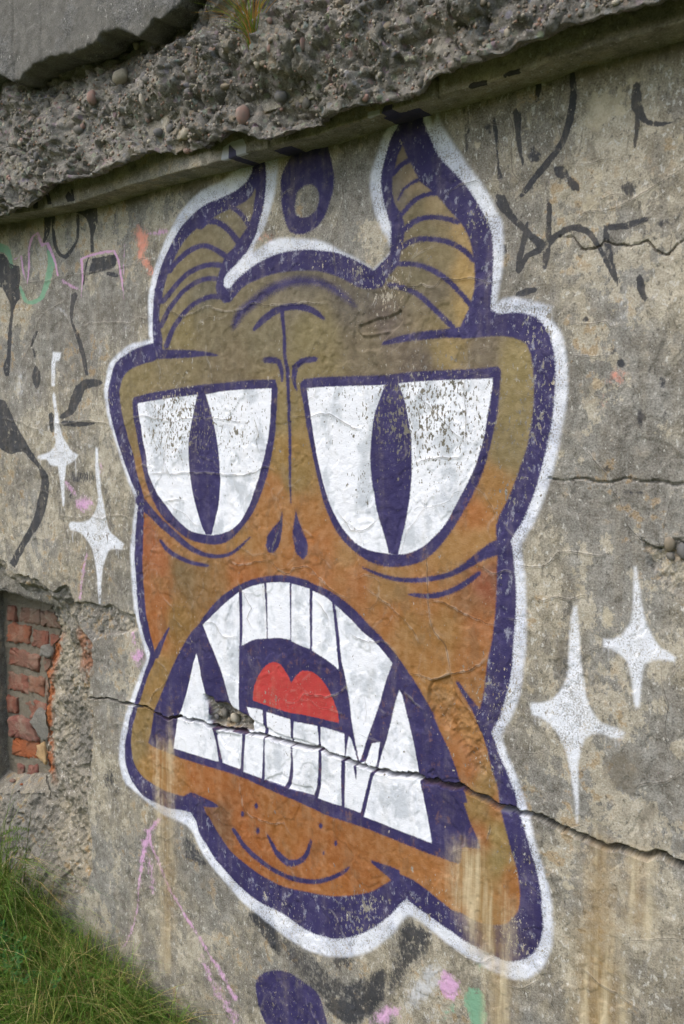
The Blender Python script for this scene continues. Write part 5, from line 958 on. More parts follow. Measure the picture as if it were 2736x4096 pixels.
    later('horn', e_horn[0][1], 'smaller left horn with purple stripes'); later('horn', e_horn[1][1], 'bigger right horn with purple stripes')
    mon = np.minimum(e_base[0][1], A['s_halo'])
    # carve the sub-parts out of the free faces, then link them under the figure
    made = []
    for name, mask, label in figure:
        o = piece(name, mask, wall, M_WALL, label)
        if o: made.append(o)
    body_ob = piece('painted_monster', fc(mon) < 0, label='orange and olive horned monster head with purple outline and white halo')
    for o in made: o.parent = body_ob
    piece('painted_oval', fc(e_base[1][1]) < 0, label='purple ring painted between the two horns')
    piece('painted_blob', fc(e_base[2][1]) < 0, label='round purple blob below the chin of the monster')
    star_lab = ['dripping white star left of the monster, upper one', 'dripping white star left of the monster, lower one', 'tall white star right of the monster, nearest to it', 'smaller white star at the far right']
    k = 0
    drips = [s for n, s in e_star if n == 'drip']
    for n, s in e_star:
        if n == 'star':
            for d in drips:
                pass
            piece('painted_star', fc(s) < .0015, label=star_lab[k]); k += 1
    for lab, lst, key in (('thin pink spray line at the upper left', e_pink, 'pink_l'), ('mint green spray curve at the far left', e_mint, 'mint_l'),
                          ('black spray stroke at the upper right', e_black, 'tag_r'), ('faded black spray stroke at the left', e_black, 'tag_l')):
        for n, s in lst:
            if n == key: piece('spray_stroke', fc(s) < 0, label=lab)
    piece('render_face', np.ones(len(Q), bool))
    return wall, opn_curve, P, y
wall, OPENING, WALL_P, WALL_Y = build_wall()
# ------------------------------------------------------------------ the crumbling ledge over the wall
LX = axis(-4.2, 1.4, -2.72, -.27, .0052, .0029)
def along(flat, x, wob=0.0, seed=0):
    p = xy(flat); z = np.interp(x, p[:, 0], p[:, 1])
    return z + wob * fbm(55, 4, x, x * 0 + seed, gain=.6, seed=seed)
TOP_Z = 2.78
def build_ledge():
    root = empty('crumbling_ledge', (-1.2, -.1, 2.04), 'crumbling concrete ledge with exposed pebbles above the painted wall', 'ledge')
    off = np.array(root.location, np.float32); nx = len(LX)
    Za = along(ARRIS, LX, .0015, 3); Zr = along(RUBBLE_BOTTOM, LX, .006, 4)
    p = xy(SLAB_BOTTOM); Zs = np.interp(LX, p[:, 0], p[:, 1]) + .004 * fbm(60, 4, LX, LX * 0, gain=.65, seed=8)
    Zs = np.where(LX > -1.33, 2.375 + .05 * smoothstep(-1.33, -1.1, LX) + .01 * fbm(12, 4, LX, LX * 0, seed=5), Zs)
    # moulding: soffit, first face, a step out, second face
    prof = [(.02 - .095 * k / 13, .004 - .004 * k / 13) for k in range(13)] + [(-.0742, -.0004), (-.0755, .0006), (-.0765, .0022)]
    prof += [(-.0765 - .002 * k / 14, .004 + .052 * k / 14) for k in range(15)] + [(-.0795 - .028 * k / 8, .057 + .002 * k / 8) for k in range(1, 9)] + [(-.108, .060 + .075 * k / 16) for k in range(17)] + [(-.02, .137)]
    Y = np.repeat(np.array([a for a, b in prof])[:, None], nx, 1); Z = Za[None] + np.array([b for a, b in prof])[:, None]; X = np.repeat(LX[None], len(prof), 0)
    n1 = fbm(14, 4, X, Z + Y, seed=40); chipn = fbm(38, 4, X, Y * 2 + Z, gain=.6, seed=41)
    wgt = np.ones_like(Y); wgt[0] = 0; wgt[-1] = 0
    Y = Y + wgt * (.0035 * n1 + .004 * smoothstep(.25, .5, chipn)); Z = Z + wgt * .0015 * fbm(30, 3, X, Y * 3, seed=42)
    jt = np.abs(X + .832 + .01 * n1) < .004; Y = np.where(jt, Y + .014 * wgt, Y); jt = np.abs(X + 1.245) < .002; Y = np.where(jt, Y + .01 * wgt, Y)
    att = {}
    for nm, polys in (('white', FASCIA_WHITE_POLYS), ('navy', FASCIA_NAVY_POLYS), ('black', FASCIA_BLACK_POLYS)):
        c = np.zeros_like(X)
        for part, flat in polys:
            op = float(part.split('|')[1]) if '|' in part else 1.0
            q = xy(flat); cx = q[:, 0]
            s = np.full(X.shape, 9.0); ins = np.zeros(X.shape, bool); zq = np.maximum(Z, Za[None] + .001)
            for k in range(len(q)):
                a, b = q[k], q[(k + 1) % len(q)]; e = b - a
                t = np.clip(((X - a[0]) * e[0] + (zq - a[1]) * e[1]) / (e @ e + 1e-12), 0, 1)
                s = np.minimum(s, np.hypot(X - a[0] - t * e[0], zq - a[1] - t * e[1]))
                if a[1] != b[1]: ins ^= ((a[1] > zq) != (b[1] > zq)) & (X < a[0] + e[0] * (zq - a[1]) / (b[1] - a[1]))
            c = np.maximum(c, op * smoothstep(.004, -.003, np.where(ins, -s, s)) * (1 if nm == 'navy' else (Y < -.066)))
        if nm == 'navy':   # the horn tips and strokes run on across the soffit to the wall
            for part, flat in NAVY_BASE_POLYS:
                if '|' in part: continue
                q = xy(flat); q = q[q[:, 1] > 2.0]
                if len(q) >= 2 and part.split('|')[0] in ('monster',):
                    for x0, x1 in ([(-1.255, -1.205), (-.968, -.885)] if part == 'monster' else [(q[:, 0].min(), q[:, 0].max())]):
                        c = np.maximum(c, (Y > -.05) * smoothstep(.004, -.004, np.maximum(x0 - X, X - x1)) * (part != 'oval' or 1))
        att[nm] = c.ravel()
    P = np.stack([X, Y, Z], -1)
    fo = mesh_from('moulding', P.reshape(-1, 3) - off, grid_quads(*X.shape).reshape(-1, 4), M_FASCIA, root, att)
    fo['label'] = 'smooth concrete moulding under the broken ledge, paint marks on it'
    # broken concrete: underside, then the face up behind the render
    zr = np.concatenate([np.linspace(0, 1, 15)]); vz = np.arange(0, .36, .0036); vz = np.concatenate([vz, [.40, .48, .60, .72]])
    rows = len(zr) + len(vz) - 1
    Y = np.zeros((rows, nx)); Z = np.zeros((rows, nx)); X = np.repeat(LX[None], rows, 0)
    for k, t in enumerate(zr): Y[k] = -.076 - .058 * t; Z[k] = Zr + .034 * (1 - t) ** 1.4
    for k, v in enumerate(vz[1:]): Y[len(zr) + k] = -.134; Z[len(zr) + k] = np.minimum(Zr + v, TOP_Z)
    up = Z - Zr[None]
    warp = .02 * fbm(9, 3, X, Z, seed=60)
    big = fbm(4.5, 4, X, Z, seed=61); c1, v1 = cells(17, X + warp, Z * 1.2, Y * 0, seed=11); c2, v2 = cells(42, X, Z, Y * 0, seed=12); c3, v3 = cells(85, X, Z, Y * 0, seed=13)
    rg = fbm(60, 4, X, Z, gain=.65, seed=62)
    rid = np.abs(fbm(11, 4, X + warp, Z, gain=.55, seed=64)); ter = 3.2 * fbm(6.5, 4, X + .6 * warp, Z * 1.5 + X * .25, gain=.5, seed=65); st_ = np.floor(ter) + smoothstep(.72, 1.0, ter - np.floor(ter))
    fw = .006 * rg
    disp = .022 * big + .013 * st_ + .024 * facets(12, X + fw + .3 * warp, Z - fw, 1) + .010 * facets(31, X + fw, Z + fw, 2) + .010 * (.55 - c1) * (v1 > .72) + .006 * (.55 - c2) * (v2 > .6) + .0045 * rg - .016 * smoothstep(.06, .0, rid)
    pit, pv = cells(9, X + warp, Z, Y * 0, seed=17); disp -= .030 * smoothstep(.42, .1, pit) * (pv > .72)
    disp += .022 * smoothstep(-1.66, -1.60, X + .05 * (Z - 2.2) + .012 * rg) * smoothstep(.07, .12, up) - .018 * smoothstep(.10, .02, np.abs(up - .07 - .03 * big)) * smoothstep(-1.75, -1.5, X) * smoothstep(-1.0, -1.2, X)
    disp -= .035 * smoothstep(.13, .0, Zs[None] - Z) * smoothstep(-1.35, -1.45, X)           # hollow under the edge of the render
    w = np.ones_like(Y); w[:3] = 0; w[3:15] = np.linspace(.1, 1, 12)[:, None]
    flat_r = smoothstep(-.62, -.5, X)                                                        # sound moulding at the near end
    Y = Y - w * disp * (1 - .75 * flat_r); Z = Z + w * .005 * fbm(35, 3, X, Y, gain=.5, seed=63) * smoothstep(.1, .0, up)
    P = np.stack([X, Y, Z], -1)
    ro = mesh_from('rubble_face', P.reshape(-1, 3) - off, grid_quads(*X.shape).reshape(-1, 4), M_RUBBLE, root)
    ro['label'] = 'broken concrete face full of pebbles'
    surf = (X, Y, Z, Zr, Zs)
    # render above: underside, thick broken edge, face
    vs_ = np.concatenate([np.linspace(0, 1, 9), 1 + np.arange(.0035, .33, .0042), 1 + np.array([.36, .40])])
    rows = len(vs_); X = np.repeat(LX[None], rows, 0); Y = np.zeros((rows, nx)); Z = np.zeros((rows, nx))
    for k, v in enumerate(vs_):
        if v <= 1: Y[k] = -.085 - .088 * v; Z[k] = Zs + .010 * (1 - v) - .004 * math.sin(v * 3.1)
        else: Y[k] = -.176; Z[k] = np.minimum(Zs + (v - 1), TOP_Z)
    edge = smoothstep(.03, .0, np.abs(vs_ - 1))[:, None]
    d = .004 * fbm(3, 3, X, Z, seed=70) + .0012 * fbm(60, 3, X, Z, gain=.7, seed=71) + edge * .006 * fbm(60, 4, X, Y * 2, gain=.6, seed=72)
    lay = fbm(5, 4, X, Z, seed=73); d += .003 * smoothstep(.02, .04, lay)
    lines = np.zeros_like(X)
    for x0 in (-2.02, -1.905, -1.42, -2.4, -1.0): lines += smoothstep(.003, .001, np.abs(X - x0 - .004 * fbm(8, 3, Z, Z * 0 + x0, seed=75)))
    d -= .006 * lines
    Y = Y - np.where(vs_ > .2, 1, 0)[:, None] * d
    rows_top = np.stack([np.stack([LX, np.full(nx, y_), np.full(nx, TOP_Z + dz)], -1) for y_, dz in ((-.15, .006), (0, .02), (.25, .02), (.5, 0), (.5, -.9))])
    P = np.concatenate([np.stack([X, Y, Z], -1), rows_top])
    so = mesh_from('render_slab', P.reshape(-1, 3) - off, grid_quads(*P.shape[:2]).reshape(-1, 4), M_SLAB, root)
    so['label'] = 'grey sandy render slab with a jagged lower edge'
    return root, surf
ledge, SURF = build_ledge()
def rubble_y(x, z):
    X, Y, Z, Zr, Zs = SURF
    i = min(max(np.searchsorted(LX, x), 0), len(LX) - 1); j = 15 + int(np.argmin(np.abs(Z[15:, i] - z)))
    return Y[j, i]
def stone_mesh(name, seed, sub=2):
    bm = bmesh.new(); bmesh.ops.create_icosphere(bm, subdivisions=sub, radius=1.0)
    r = random.Random(seed); ph = [r.uniform(0, 9) for _ in range(6)]
    for v in bm.verts:
        c = v.co; k = 1 + .14 * math.sin(2.1 * c.x + ph[0]) * math.cos(1.7 * c.z + ph[1]) + .10 * math.sin(3.3 * c.y + ph[2] + c.x) + .05 * math.sin(6 * c.z + ph[3])
        v.co = c * k
    for f in bm.faces: f.smooth = True
    me = bpy.data.meshes.new(name); bm.to_mesh(me); bm.free(); return me
STONES = {}
def stone(col, k):
    if (col, k) not in STONES:
        me = stone_mesh('pebble', k * 7 + ord(col)); me.materials.append(M_STONE[col]); STONES[col, k] = me
    return STONES[col, k]
def add_pebble(x, z, rx, rz, col, k, sink=.35, rot=None):
    o = bpy.data.objects.new('pebble', stone(col, k)); COLL.objects.link(o); o.parent = ledge
    ry = .5 * (rx + rz)
    o.location = Vector((x, rubble_y(x, z) - ry * sink, z)) - Vector(ledge.location)
    o.scale = (rx, ry * .9, rz); o.rotation_euler = rot or (random.uniform(-.4, .4), random.uniform(-.5, .5), random.uniform(-.4, .4))
for i, (x, z, rx, rz, col) in enumerate(PEBBLES): add_pebble(x, z, rx * .85, rz * .85, col, i % 3, -.12 if i else .2, (0, random.uniform(-.3, .3), 0))
def rubble_spot(r):
    while True:
        x = -2.45 + 2.05 * random.random() ** .9
        zr = np.interp(x, LX, SURF[3]); zs = min(np.interp(x, LX, SURF[4]), 2.0 + .36 + .0)
        hi = min(zs - .015, 2.13 + (-.40 - x) * .31)
        if hi < zr + .02: continue
        return x, random.uniform(zr + .012, hi)
for i in range(235):
    x, z = rubble_spot(0); s = random.choice((.0036, .004, .0045, .005, .006, .0075)) * random.uniform(.8, 1.15)
    add_pebble(x, z, s * random.uniform(.8, 1.2), s * random.uniform(.7, 1.5), random.choice('wggbpoog'), i % 3, random.uniform(-.25, .3))
def gravel():
    ico = stone_mesh('t', 3, 1); v0 = np.array([v.co[:] for v in ico.vertices]); f0 = np.array([p.vertices[:] for p in ico.polygons]); bpy.data.meshes.remove(ico)
    V = []; Fc = []; Cc = []
    pal = [lin(150, 140, 122), lin(122, 116, 106), lin(98, 94, 90), lin(146, 118, 102), lin(168, 160, 146)]
    for i in range(2600):
        x, z = rubble_spot(0); s = random.uniform(.0014, .0036)
        sc = np.array([random.uniform(.8, 1.3), .8, random.uniform(.7, 1.4)]) * s; a = random.uniform(0, 6.3)
        R = np.array([[math.cos(a), 0, math.sin(a)], [0, 1, 0], [-math.sin(a), 0, math.cos(a)]])
        Fc.append(f0 + len(V) * len(v0)); V.append((v0 * sc) @ R.T + np.array([x, rubble_y(x, z) - s * .3, z])); Cc.append(np.repeat([random.choice(pal)], len(v0), 0))
    t = Tree('fine_gravel'); c = t.attr('tint', 'Color'); mat = t.done(t.mix(t.ss(t.noise(200, 3), .3, .7, 0, .5), c, lin(120, 110, 94)), .9)
    o = mesh_from('gravel', np.concatenate(V) - np.array(ledge.location), np.concatenate(Fc), mat, ledge, None, {'tint': np.concatenate(Cc)})
    o['kind'] = 'stuff'
gravel()

# ------------------------------------------------------------------ the bricked-up niche
ORD = ['first', 'second', 'third', 'fourth', 'fifth', 'sixth', 'seventh', 'eighth', 'ninth', 'tenth']
def build_niche():
    n = len(OPENING)
    ix = np.clip(np.searchsorted(GX, OPENING[:, 0]), 0, len(GX) - 1); iz = np.clip(np.searchsorted(GZ, OPENING[:, 1]), 0, len(GZ) - 1)
    ctr = OPENING.mean(0); P = []
    ys = [np.clip(WALL_Y[iz, ix], .0, .13) - .006] + [None] * 5; deps = np.linspace(0, 1, 6)
    for k, t in enumerate(deps):
        y0 = ys[0]; yy = y0 + (.235 - y0) * t
        zz = OPENING[:, 1].copy(); bot = OPENING[:, 1] < .29
        heap = .05 * smoothstep(.08, .16, yy) * bot
        q = np.stack([OPENING[:, 0], yy, zz + heap], -1)
        out = (OPENING - ctr); out /= np.linalg.norm(out, axis=1, keepdims=True)
        q[:, [0, 2]] += out * (.006 if k == 0 else 0.0) + out * .006 * fbm(30, 3, OPENING[:, 0], OPENING[:, 1], yy, seed=50)[:, None] * (k > 0)
        P.append(q)
    P = np.array(P); P = np.concatenate([P, P[:, :1]], 1)
    off = np.array(wall.location, np.float32)
    br = np.zeros(P.shape[:2])
    br[1:] = (P[1:, :, 0] > -2.36) * (P[1:, :, 2] > .32) * (P[1:, :, 2] < .8)
    o = mesh_from('niche_reveal', P.reshape(-1, 3) - off, grid_quads(*P.shape[:2]).reshape(-1, 4), M_REVEAL, wall, {'brick': br.ravel()})
    o['label'] = 'plastered sides and dusty sill of the niche'
    root = empty('brick_wall', (-2.5, BRICK_Y, .22), 'red brick wall closing the arched niche at the left edge', 'brick wall'); root['kind'] = 'thing'
    roff = np.array(root.location, np.float32)
    mx = np.linspace(-2.80, -2.20, 150); mz = np.linspace(.16, 1.0, 200); X, Z = np.meshgrid(mx, mz)
    Y = BRICK_Y - .001 + .006 * fbm(25, 4, X, Z, seed=80) + .002 * fbm(90, 3, X, Z, seed=81)
    mesh_from('mortar', np.stack([X, Y, Z], -1).reshape(-1, 3) - roff, grid_quads(*X.shape).reshape(-1, 4), M_MORTAR, root)
    def prism(name, flat, front, mat, seed, bev=.004, jit=.007):
        p = smooth_curve(xy(flat), step=.018); r = np.random.default_rng(seed)
        q = []
        for k in range(len(p)):
            q.append(p[k]); q.append(.5 * (p[k] + p[(k + 1) % len(p)]))
        p = np.array(q); c = p.mean(0); m = len(p); p = p + r.normal(0, jit * .4, p.shape)
        d = (c - p); d /= np.linalg.norm(d, axis=1, keepdims=True)
        tilt = r.normal(0, .03, 2)
        def ring(y, ins, j): 
            a = p + d * ins; yy = y + (a - c) @ tilt + r.normal(0, j, m); return np.stack([a[:, 0], yy, a[:, 1]], -1)
        R = [ring(BRICK_Y + .03, 0, 0), ring(front + bev, 0, .0010), ring(front, bev * .8, .0015), ring(front - .0008, .014, .0017)]
        V = np.concatenate(R + [np.array([[c[0], front - .001, c[1]]])]); Fq = []
        bm = bmesh.new(); vv = [bm.verts.new(v - roff) for v in V]
        for k in range(3):
            for j in range(m): bm.faces.new((vv[k * m + j], vv[k * m + (j + 1) % m], vv[(k + 1) * m + (j + 1) % m], vv[(k + 1) * m + j]))
        for j in range(m): bm.faces.new((vv[3 * m + j], vv[3 * m + (j + 1) % m], vv[-1]))
        bmesh.ops.recalc_face_normals(bm, faces=bm.faces)
        for f in bm.faces: f.smooth = True
        me = bpy.data.meshes.new(name); bm.to_mesh(me); bm.free(); me.materials.append(mat)
        o = bpy.data.objects.new(name, me); COLL.objects.link(o); o.parent = root; return o
    kinds = [0, 2, 2, 1, 0, 0, 0, 2, 0, 1, 2, 0, 0, 5, 3, 4, 5, 5, 5, 5]
    for i, flat in enumerate(BRICKS):
        o = prism('brick' if kinds[i] != 4 else 'stone_block', flat, BRICK_Y - .003 - random.uniform(0, .009) - (.006 if i in (3, 13) else 0), M_BRICK[kinds[i]], i)
        if i == 14: o['label'] = 'bright orange broken brick near the sill'
        if i == 15: o['label'] = 'pale yellow stone wedged beside the orange brick'
    for i, flat in enumerate(MORTAR_SMEARS): prism('cement_patch', flat, BRICK_Y - .026, M_SMEAR, 50 + i, .006)
    for i, (x, z, s) in enumerate(BRICK_CHIPS):
        bm = bmesh.new(); bmesh.ops.create_icosphere(bm, subdivisions=1, radius=1)
        r = random.Random(i)
        for v in bm.verts: v.co = Vector((v.co.x * s * r.uniform(.7, 1.2), v.co.y * s * .7, v.co.z * s * .38 * r.uniform(.6, 1.2)))
        me = bpy.data.meshes.new('brick_chip'); bm.to_mesh(me); bm.free(); me.materials.append(M_BRICK[3 if i % 4 else 5])
        o = bpy.data.objects.new('brick_chip', me); COLL.objects.link(o); o.location = (x, .118, z + s * .1); o.rotation_euler = (.25, .1 * i, i * 1.3)
        if s > .015: tag(o, 'larger orange brick chip lying at the right end of the sill', 'brick chip')
        else: tag(o, ORD[sorted(c[0] for c in BRICK_CHIPS if c[2] <= .015).index(x)] + ' small brick crumb from the left on the niche sill', 'brick chip', 'brick crumbs on the sill')
build_niche()
# pebbles wedged in the holes of the wall
for x, z, r, col in ((-1.486, .722, .012, 'g'), (-1.447, .716, .014, 'w'), (-1.512, .706, .008, 'b'), (-1.468, .706, .007, 'o'), (-.404, 1.228, .013, 'o'), (-.380, 1.217, .014, 'b'), (-.402, 1.206, .008, 'g')):
    o = bpy.data.objects.new('pebble', stone(col, 1)); COLL.objects.link(o); o.parent = wall
    o.location = Vector((x, .006 if x > -1 else .016, z)) - Vector(wall.location); o.scale = (r, r * .8, r * .8); o.rotation_euler = (.3, r * 90, .2)

# ------------------------------------------------------------------ ground and plants
def ground_z(x, y):
    x = np.asarray(x, float); y = np.asarray(y, float)
    near = np.exp(-((y + .12) / .45) ** 2)
    return GROUND_Z + near * (.06 * smoothstep(-1.5, -2.3, x) + .05 * smoothstep(-2.1, -2.7, x)) + .015 * fbm(2.5, 3, x, y, seed=90) * np.exp(-(x * x + y * y) / 60) - .03 * smoothstep(-1.6, -.9, x) * near
def build_ground():
    gx = axis(-200, 200, -4, 2, .05, .05, 1.25, 30); gy = axis(-200, 60, -3, .6, .05, .05, 1.25, 30)
    X, Y = np.meshgrid(gx, gy); Z = ground_z(X, Y)
    o = mesh_from('ground', np.stack([X, Y, Z], -1).reshape(-1, 3), grid_quads(*X.shape).reshape(-1, 4), M_GROUND); o['kind'] = 'structure'
build_ground()
GREENS = [lin(106, 138, 58), lin(122, 150, 66), lin(88, 122, 48), lin(136, 150, 80), lin(108, 140, 60)]
DRY = [lin(206, 190, 138), lin(184, 160, 104), lin(172, 166, 100)]
def blades(base, height, direction, width, bend, tint, seg=5):
    """arching grass blades as thin tapered strips; arrays of n"""
    n = len(base); t = np.linspace(0, 1, seg + 1)
    side = np.stack([-direction[:, 1], direction[:, 0], np.zeros(n)], -1)
    V = np.zeros((n, seg + 1, 2, 3))
    for k, tk in enumerate(t):
        hor = bend * tk ** 1.8; ver = tk - .42 * bend * tk ** 2.6 * 1.0
        c = base + height[:, None] * (direction * hor[:, None] + np.array([0, 0, 1]) * ver[:, None])
        w = (width * (1 - tk ** 1.6) + .00012)[:, None] * side
        V[:, k, 0] = c - w; V[:, k, 1] = c + w
    idx = np.arange(n * (seg + 1) * 2).reshape(n, seg + 1, 2)
    Qd = np.stack([idx[:, :-1, 0], idx[:, :-1, 1], idx[:, 1:, 1], idx[:, 1:, 0]], -1).reshape(-1, 4)
    return V.reshape(-1, 3), Qd, np.repeat(tint, (seg + 1) * 2, 0)
def tints(n, dry=.15):
    g = np.array(GREENS)[rng.integers(0, len(GREENS), n)]; d = np.array(DRY)[rng.integers(0, len(DRY), n)]
    return np.where((rng.random(n) < dry)[:, None], d, g) * rng.uniform(.6, 2.0, (n, 1))
def lawn():
    Vs, Qs, Ts = [], [], []; off = 0
    def add(b, h, d, w, be, ti):
        nonlocal off
        V, Qd, T = blades(b, h, d, w, be, ti); Vs.append(V); Qs.append(Qd + off); Ts.append(T); off += len(V)
    # short turf everywhere near the wall
    n = 12000; x = rng.uniform(-3.4, .6, n); y = -.01 - 1.5 * rng.random(n) ** 1.5
    a = rng.uniform(0, 2 * np.pi, n)
    add(np.stack([x, y, ground_z(x, y) - .005], -1), rng.uniform(.04, .11, n), np.stack([np.cos(a), np.sin(a), 0 * a], -1), rng.uniform(.0007, .0014, n), rng.uniform(.2, .8, n), tints(n, .18))
    # long fine tussocks along the foot of the wall
    for cx, cy, m, hh, sp in ((-2.06, -.09, 1300, .21, .06), (-1.90, -.10, 1300, .19, .06), (-1.80, -.16, 1100, .19, .06), (-1.72, -.07, 800, .14, .05), (-2.2, -.17, 1200, .19, .06), (-1.62, -.12, 900, .17, .06), (-2.02, -.26, 1200, .19, .07), (-1.5, -.10, 600, .13, .06), (-2.33, -.10, 700, .19, .06), (-2.5, -.1, 800, .24, .07), (-1.4, -.16, 500, .13, .06), (-2.38, -.28, 800, .18, .06), (-1.85, -.30, 900, .18, .07), (-2.25, -.02, 400, .22, .06), (-2.42, -.06, 420, .36, .05), (-2.52, -.03, 420, .40, .05), (-2.32, -.07, 260, .30, .05)):
        m = int(m * .7); x = rng.normal(cx, sp, m); y = np.minimum(rng.normal(cy, sp, m), -.006)
        dx, dy = x - cx + rng.normal(0, .03, m) + .012, y - cy + rng.normal(0, .03, m) - .018; L = np.hypot(dx, dy) + 1e-6
        dd = np.stack([dx / L, dy / L, 0 * L], -1); dd[:, 1] = np.where((y > -.08) & (dd[:, 1] > 0), -dd[:, 1] * .4, dd[:, 1])
        add(np.stack([x, y, ground_z(x, y) - .005], -1), hh * rng.uniform(.5, 1.5, m), dd, rng.uniform(.0007, .0021, m), rng.uniform(.25, 1.35, m), tints(m, .22))
    o = mesh_from('grass', np.concatenate(Vs), np.concatenate(Qs), M_LEAF, None, None, {'tint': np.concatenate(Ts)})
    tag(o, 'long fine green and straw-coloured grass along the foot of the wall', 'grass', kind='stuff')
lawn()
def leaf_fan(V, Qd, T, c, r, tilt, az, col, nleaf=3):
    """a clover-like leaf: round leaflets round a point"""
    for k in range(nleaf):
        a = az + k * 2 * math.pi / nleaf; ca, sa = math.cos(a), math.sin(a)
        base = len(V)
        for (u, v) in ((0, 0), (.5, -.42), (1.0, -.30), (1.08, 0), (1.0, .30), (.5, .42)):
            q = Vector((ca * u - sa * v, sa * u + ca * v, .18 * math.sin(u * 2) - .25 * abs(v))) * r
            q = Matrix.Rotation(tilt, 3, 'X') @ q
            V.append((c[0] + q.x, c[1] + q.y, c[2] + q.z)); T.append(col)
        Qd += [(base, base + 1, base + 2, base + 3), (base, base + 3, base + 4, base + 5)]
def clover():
    V, Qd, T = [], [], []
    for i in range(520):
        x = random.gauss(-2.28, .12); y = -.16 - abs(random.gauss(0, .14)); z = float(ground_z(x, y)) + random.uniform(.06, .15)
        leaf_fan(V, Qd, T, (x, y, z), random.uniform(.011, .020), random.uniform(.2, .8), random.uniform(0, 6), np.array(lin(84, 136, 72)) * random.uniform(.75, 1.25))
    o = mesh_from('clover', np.array(V), np.array(Qd), M_LEAF, None, None, {'tint': np.array(T)})
    tag(o, 'low round-leaved clover among the grass in the left corner', 'clover', kind='stuff')
clover()
def weed(name, base, h, lean, label, kind):
    """upright weed: a stem and feathery or lobed leaves"""
    root = empty(name, base, label, 'weed', 'weeds below the niche'); r = random.Random(hash(label) % 999)
    p = [Vector((lean[0] * t ** 1.5, lean[1] * t ** 1.5, h * t)) for t in np.linspace(0, 1, 7)]
    n = 5; V = []; Qd = []
    for k, c in enumerate(p):
        rr = .0022 * (1 - .7 * k / 6)
        for j in range(n): a = 2 * math.pi * j / n; V.append((c.x + rr * math.cos(a), c.y + rr * math.sin(a), c.z))
    for k in range(6):
        for j in range(n): Qd.append((k * n + j, k * n + (j + 1) % n, (k + 1) * n + (j + 1) % n, (k + 1) * n + j))
    mesh_from('stem', np.array(V), np.array(Qd), M_LEAF, root, None, {'tint': np.repeat([lin(96, 106, 52)], len(V), 0)})
    for k in range(11 if kind == 'fern' else 7):
        t = .12 + .8 * k / 11; c = Vector((lean[0] * t ** 1.5, lean[1] * t ** 1.5, h * t)); a = r.uniform(0, 6.28)
        L = (.12 if kind == 'fern' else .07) * (1.1 - .6 * t); V = []; Qd = []; d = Vector((math.cos(a), math.sin(a) - .3, 0)); s = Vector((-d.y, d.x, 0))
        if kind == 'fern':
            for m_ in range(12):
                u = m_ / 12; q = c + d * (L * u) + Vector((0, 0, L * (.5 * u - .75 * u * u)))
                ll = .17 * L * math.sin(math.pi * (.12 + .85 * u)) + .002
                for sg in (-1, 1):
                    b = len(V); e = q + s * (sg * ll) + d * (.35 * ll) + Vector((0, 0, r.uniform(-.3, .3) * ll)); w = d * .0022
                    V += [q - w, q + w, e + w * .5, e - w * .5]; Qd.append((b, b + 1, b + 2, b + 3))
            b = len(V); e = c + d * L + Vector((0, 0, -.25 * L)); V += [c - s * .0007, c + s * .0007, e + s * .0003, e - s * .0003]; Qd.append((b, b + 1, b + 2, b + 3))
        else:
            W = L * .42
            for u0, u1, w0, w1 in ((0, .35, .1, 1), (.35, .7, 1, .8), (.7, 1, .8, .05)):
                b = len(V)
                for u, w in ((u0, -w0), (u0, w0), (u1, w1), (u1, -w1)):
                    q = c + d * (L * u) + s * (W * w) + Vector((0, 0, L * (.5 * u - .8 * u * u) - .1 * abs(w) * W)); V.append(q)
                Qd.append((b, b + 1, b + 2, b + 3))
        tc = np.array(lin(108, 132, 66) if kind == 'fern' else lin(92, 138, 84)) * r.uniform(.8, 1.2)
        mesh_from('leaf', np.array([v[:] for v in V]), np.array(Qd), M_LEAF, root, None, {'tint': np.repeat([tc], len(V), 0)})
gz = lambda x, y: (x, y, float(ground_z(x, y)))
weed('fern_weed', gz(-2.40, -.10), .34, (.03, -.02), 'feathery-leaved green weed at the left edge below the sill', 'fern')
weed('fern_weed', gz(-2.27, -.12), .24, (.06, -.03), 'feathery weed bending right in front of the rough wall base', 'fern')
weed('fern_weed', gz(-2.12, -.10), .17, (-.03, -.02), 'short feathery weed at the top of the grass tussock', 'fern')
weed('leafy_weed', gz(-2.33, -.17), .21, (-.02, -.03), 'broad-leaved weed in the left corner above the clover', 'broad')
weed('fern_weed', gz(-2.30, -.05), .46, (.10, -.02), 'tall thin weed leaning right against the rubble edge', 'fern')
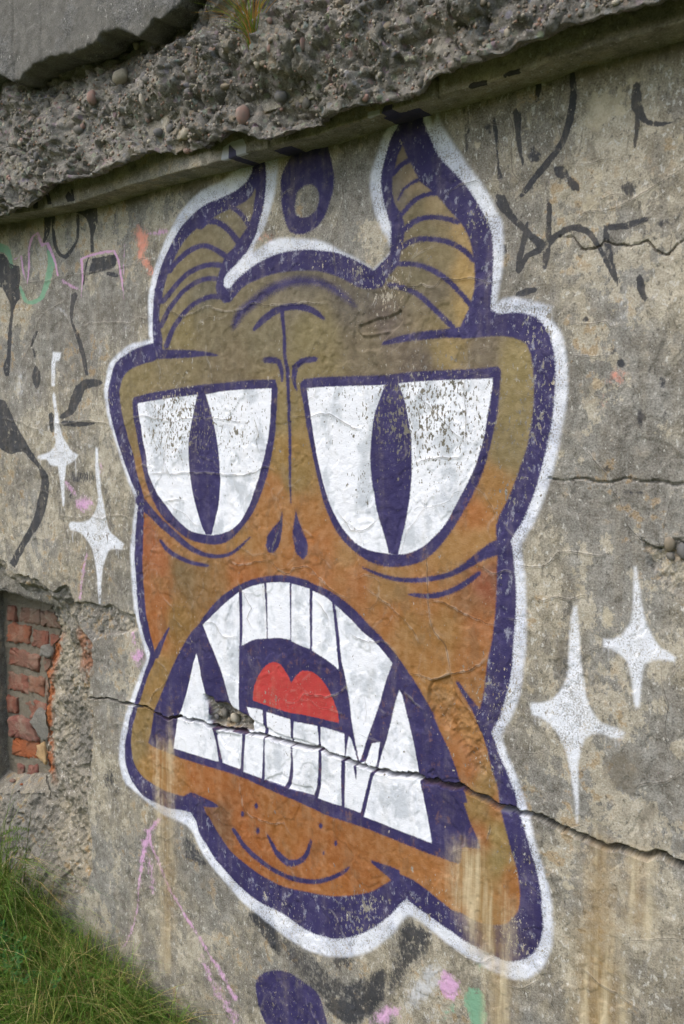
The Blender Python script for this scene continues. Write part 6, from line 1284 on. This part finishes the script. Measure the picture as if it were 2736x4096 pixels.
def stalk(base, top, r, col, label, group=None):
    n = 5; V = []; Qd = []; b, t_ = Vector(base), Vector(top); L = t_ - b
    s = L.orthogonal().normalized(); u = L.normalized().cross(s)
    for k in range(9):
        t = k / 8; c = b + L * t + Vector((.02 * math.sin(t * 3), 0, -.03 * t * t * L.length)) ; rr = r * (1 - .6 * t)
        for j in range(n): a = 2 * math.pi * j / n; V.append((c + (s * math.cos(a) + u * math.sin(a)) * rr - b)[:])
    for k in range(8):
        for j in range(n): Qd.append((k * n + j, k * n + (j + 1) % n, (k + 1) * n + (j + 1) % n, (k + 1) * n + j))
    o = mesh_from('dry_stalk', np.array(V), np.array(Qd), M_LEAF, None, None, {'tint': np.repeat([col], len(V), 0)}); o.location = base
    tag(o, label, 'stalk', group)
stalk(gz(-2.47, -.04), (-2.33, .02, .25), .0022, lin(178, 166, 142), 'grey dry stalk slanting up in front of the niche sill')
stalk(gz(-2.08, -.09), (-2.13, -.03, .13), .0012, lin(142, 116, 74), 'thin brown stalk standing in front of the wall base')
stalk(gz(-1.93, -.16), (-1.83, -.22, -.06), .0014, lin(196, 178, 130), 'pale straw bent over the middle of the tussock')
def tuft():
    """tuft of grass growing out of the ledge"""
    x0, z0 = -1.215, 2.215
    y0 = rubble_y(x0, z0); m = 130; a = rng.uniform(0, 2 * np.pi, m)
    d = np.stack([np.cos(a) * .9 - .45, -np.abs(np.sin(a)) * .7, 0 * a], -1); d /= np.linalg.norm(d, axis=1, keepdims=True)
    b = np.stack([rng.normal(0, .006, m), np.full(m, 0.004), rng.normal(0, .004, m)], -1)
    col = np.where((rng.random(m) < .5)[:, None], np.array([lin(190, 144, 78)]), np.array([lin(136, 160, 66)])) * rng.uniform(.8, 1.2, (m, 1))
    V, Qd, T = blades(b, rng.uniform(.05, .15, m), d, rng.uniform(.0007, .0015, m), rng.uniform(.3, 1.0, m), col)
    o = mesh_from('grass_tuft', V, Qd, M_LEAF, None, None, {'tint': T}); o.location = (x0, y0, z0)
    tag(o, 'small green and brown grass tuft growing out of the ledge', 'grass tuft')
tuft()
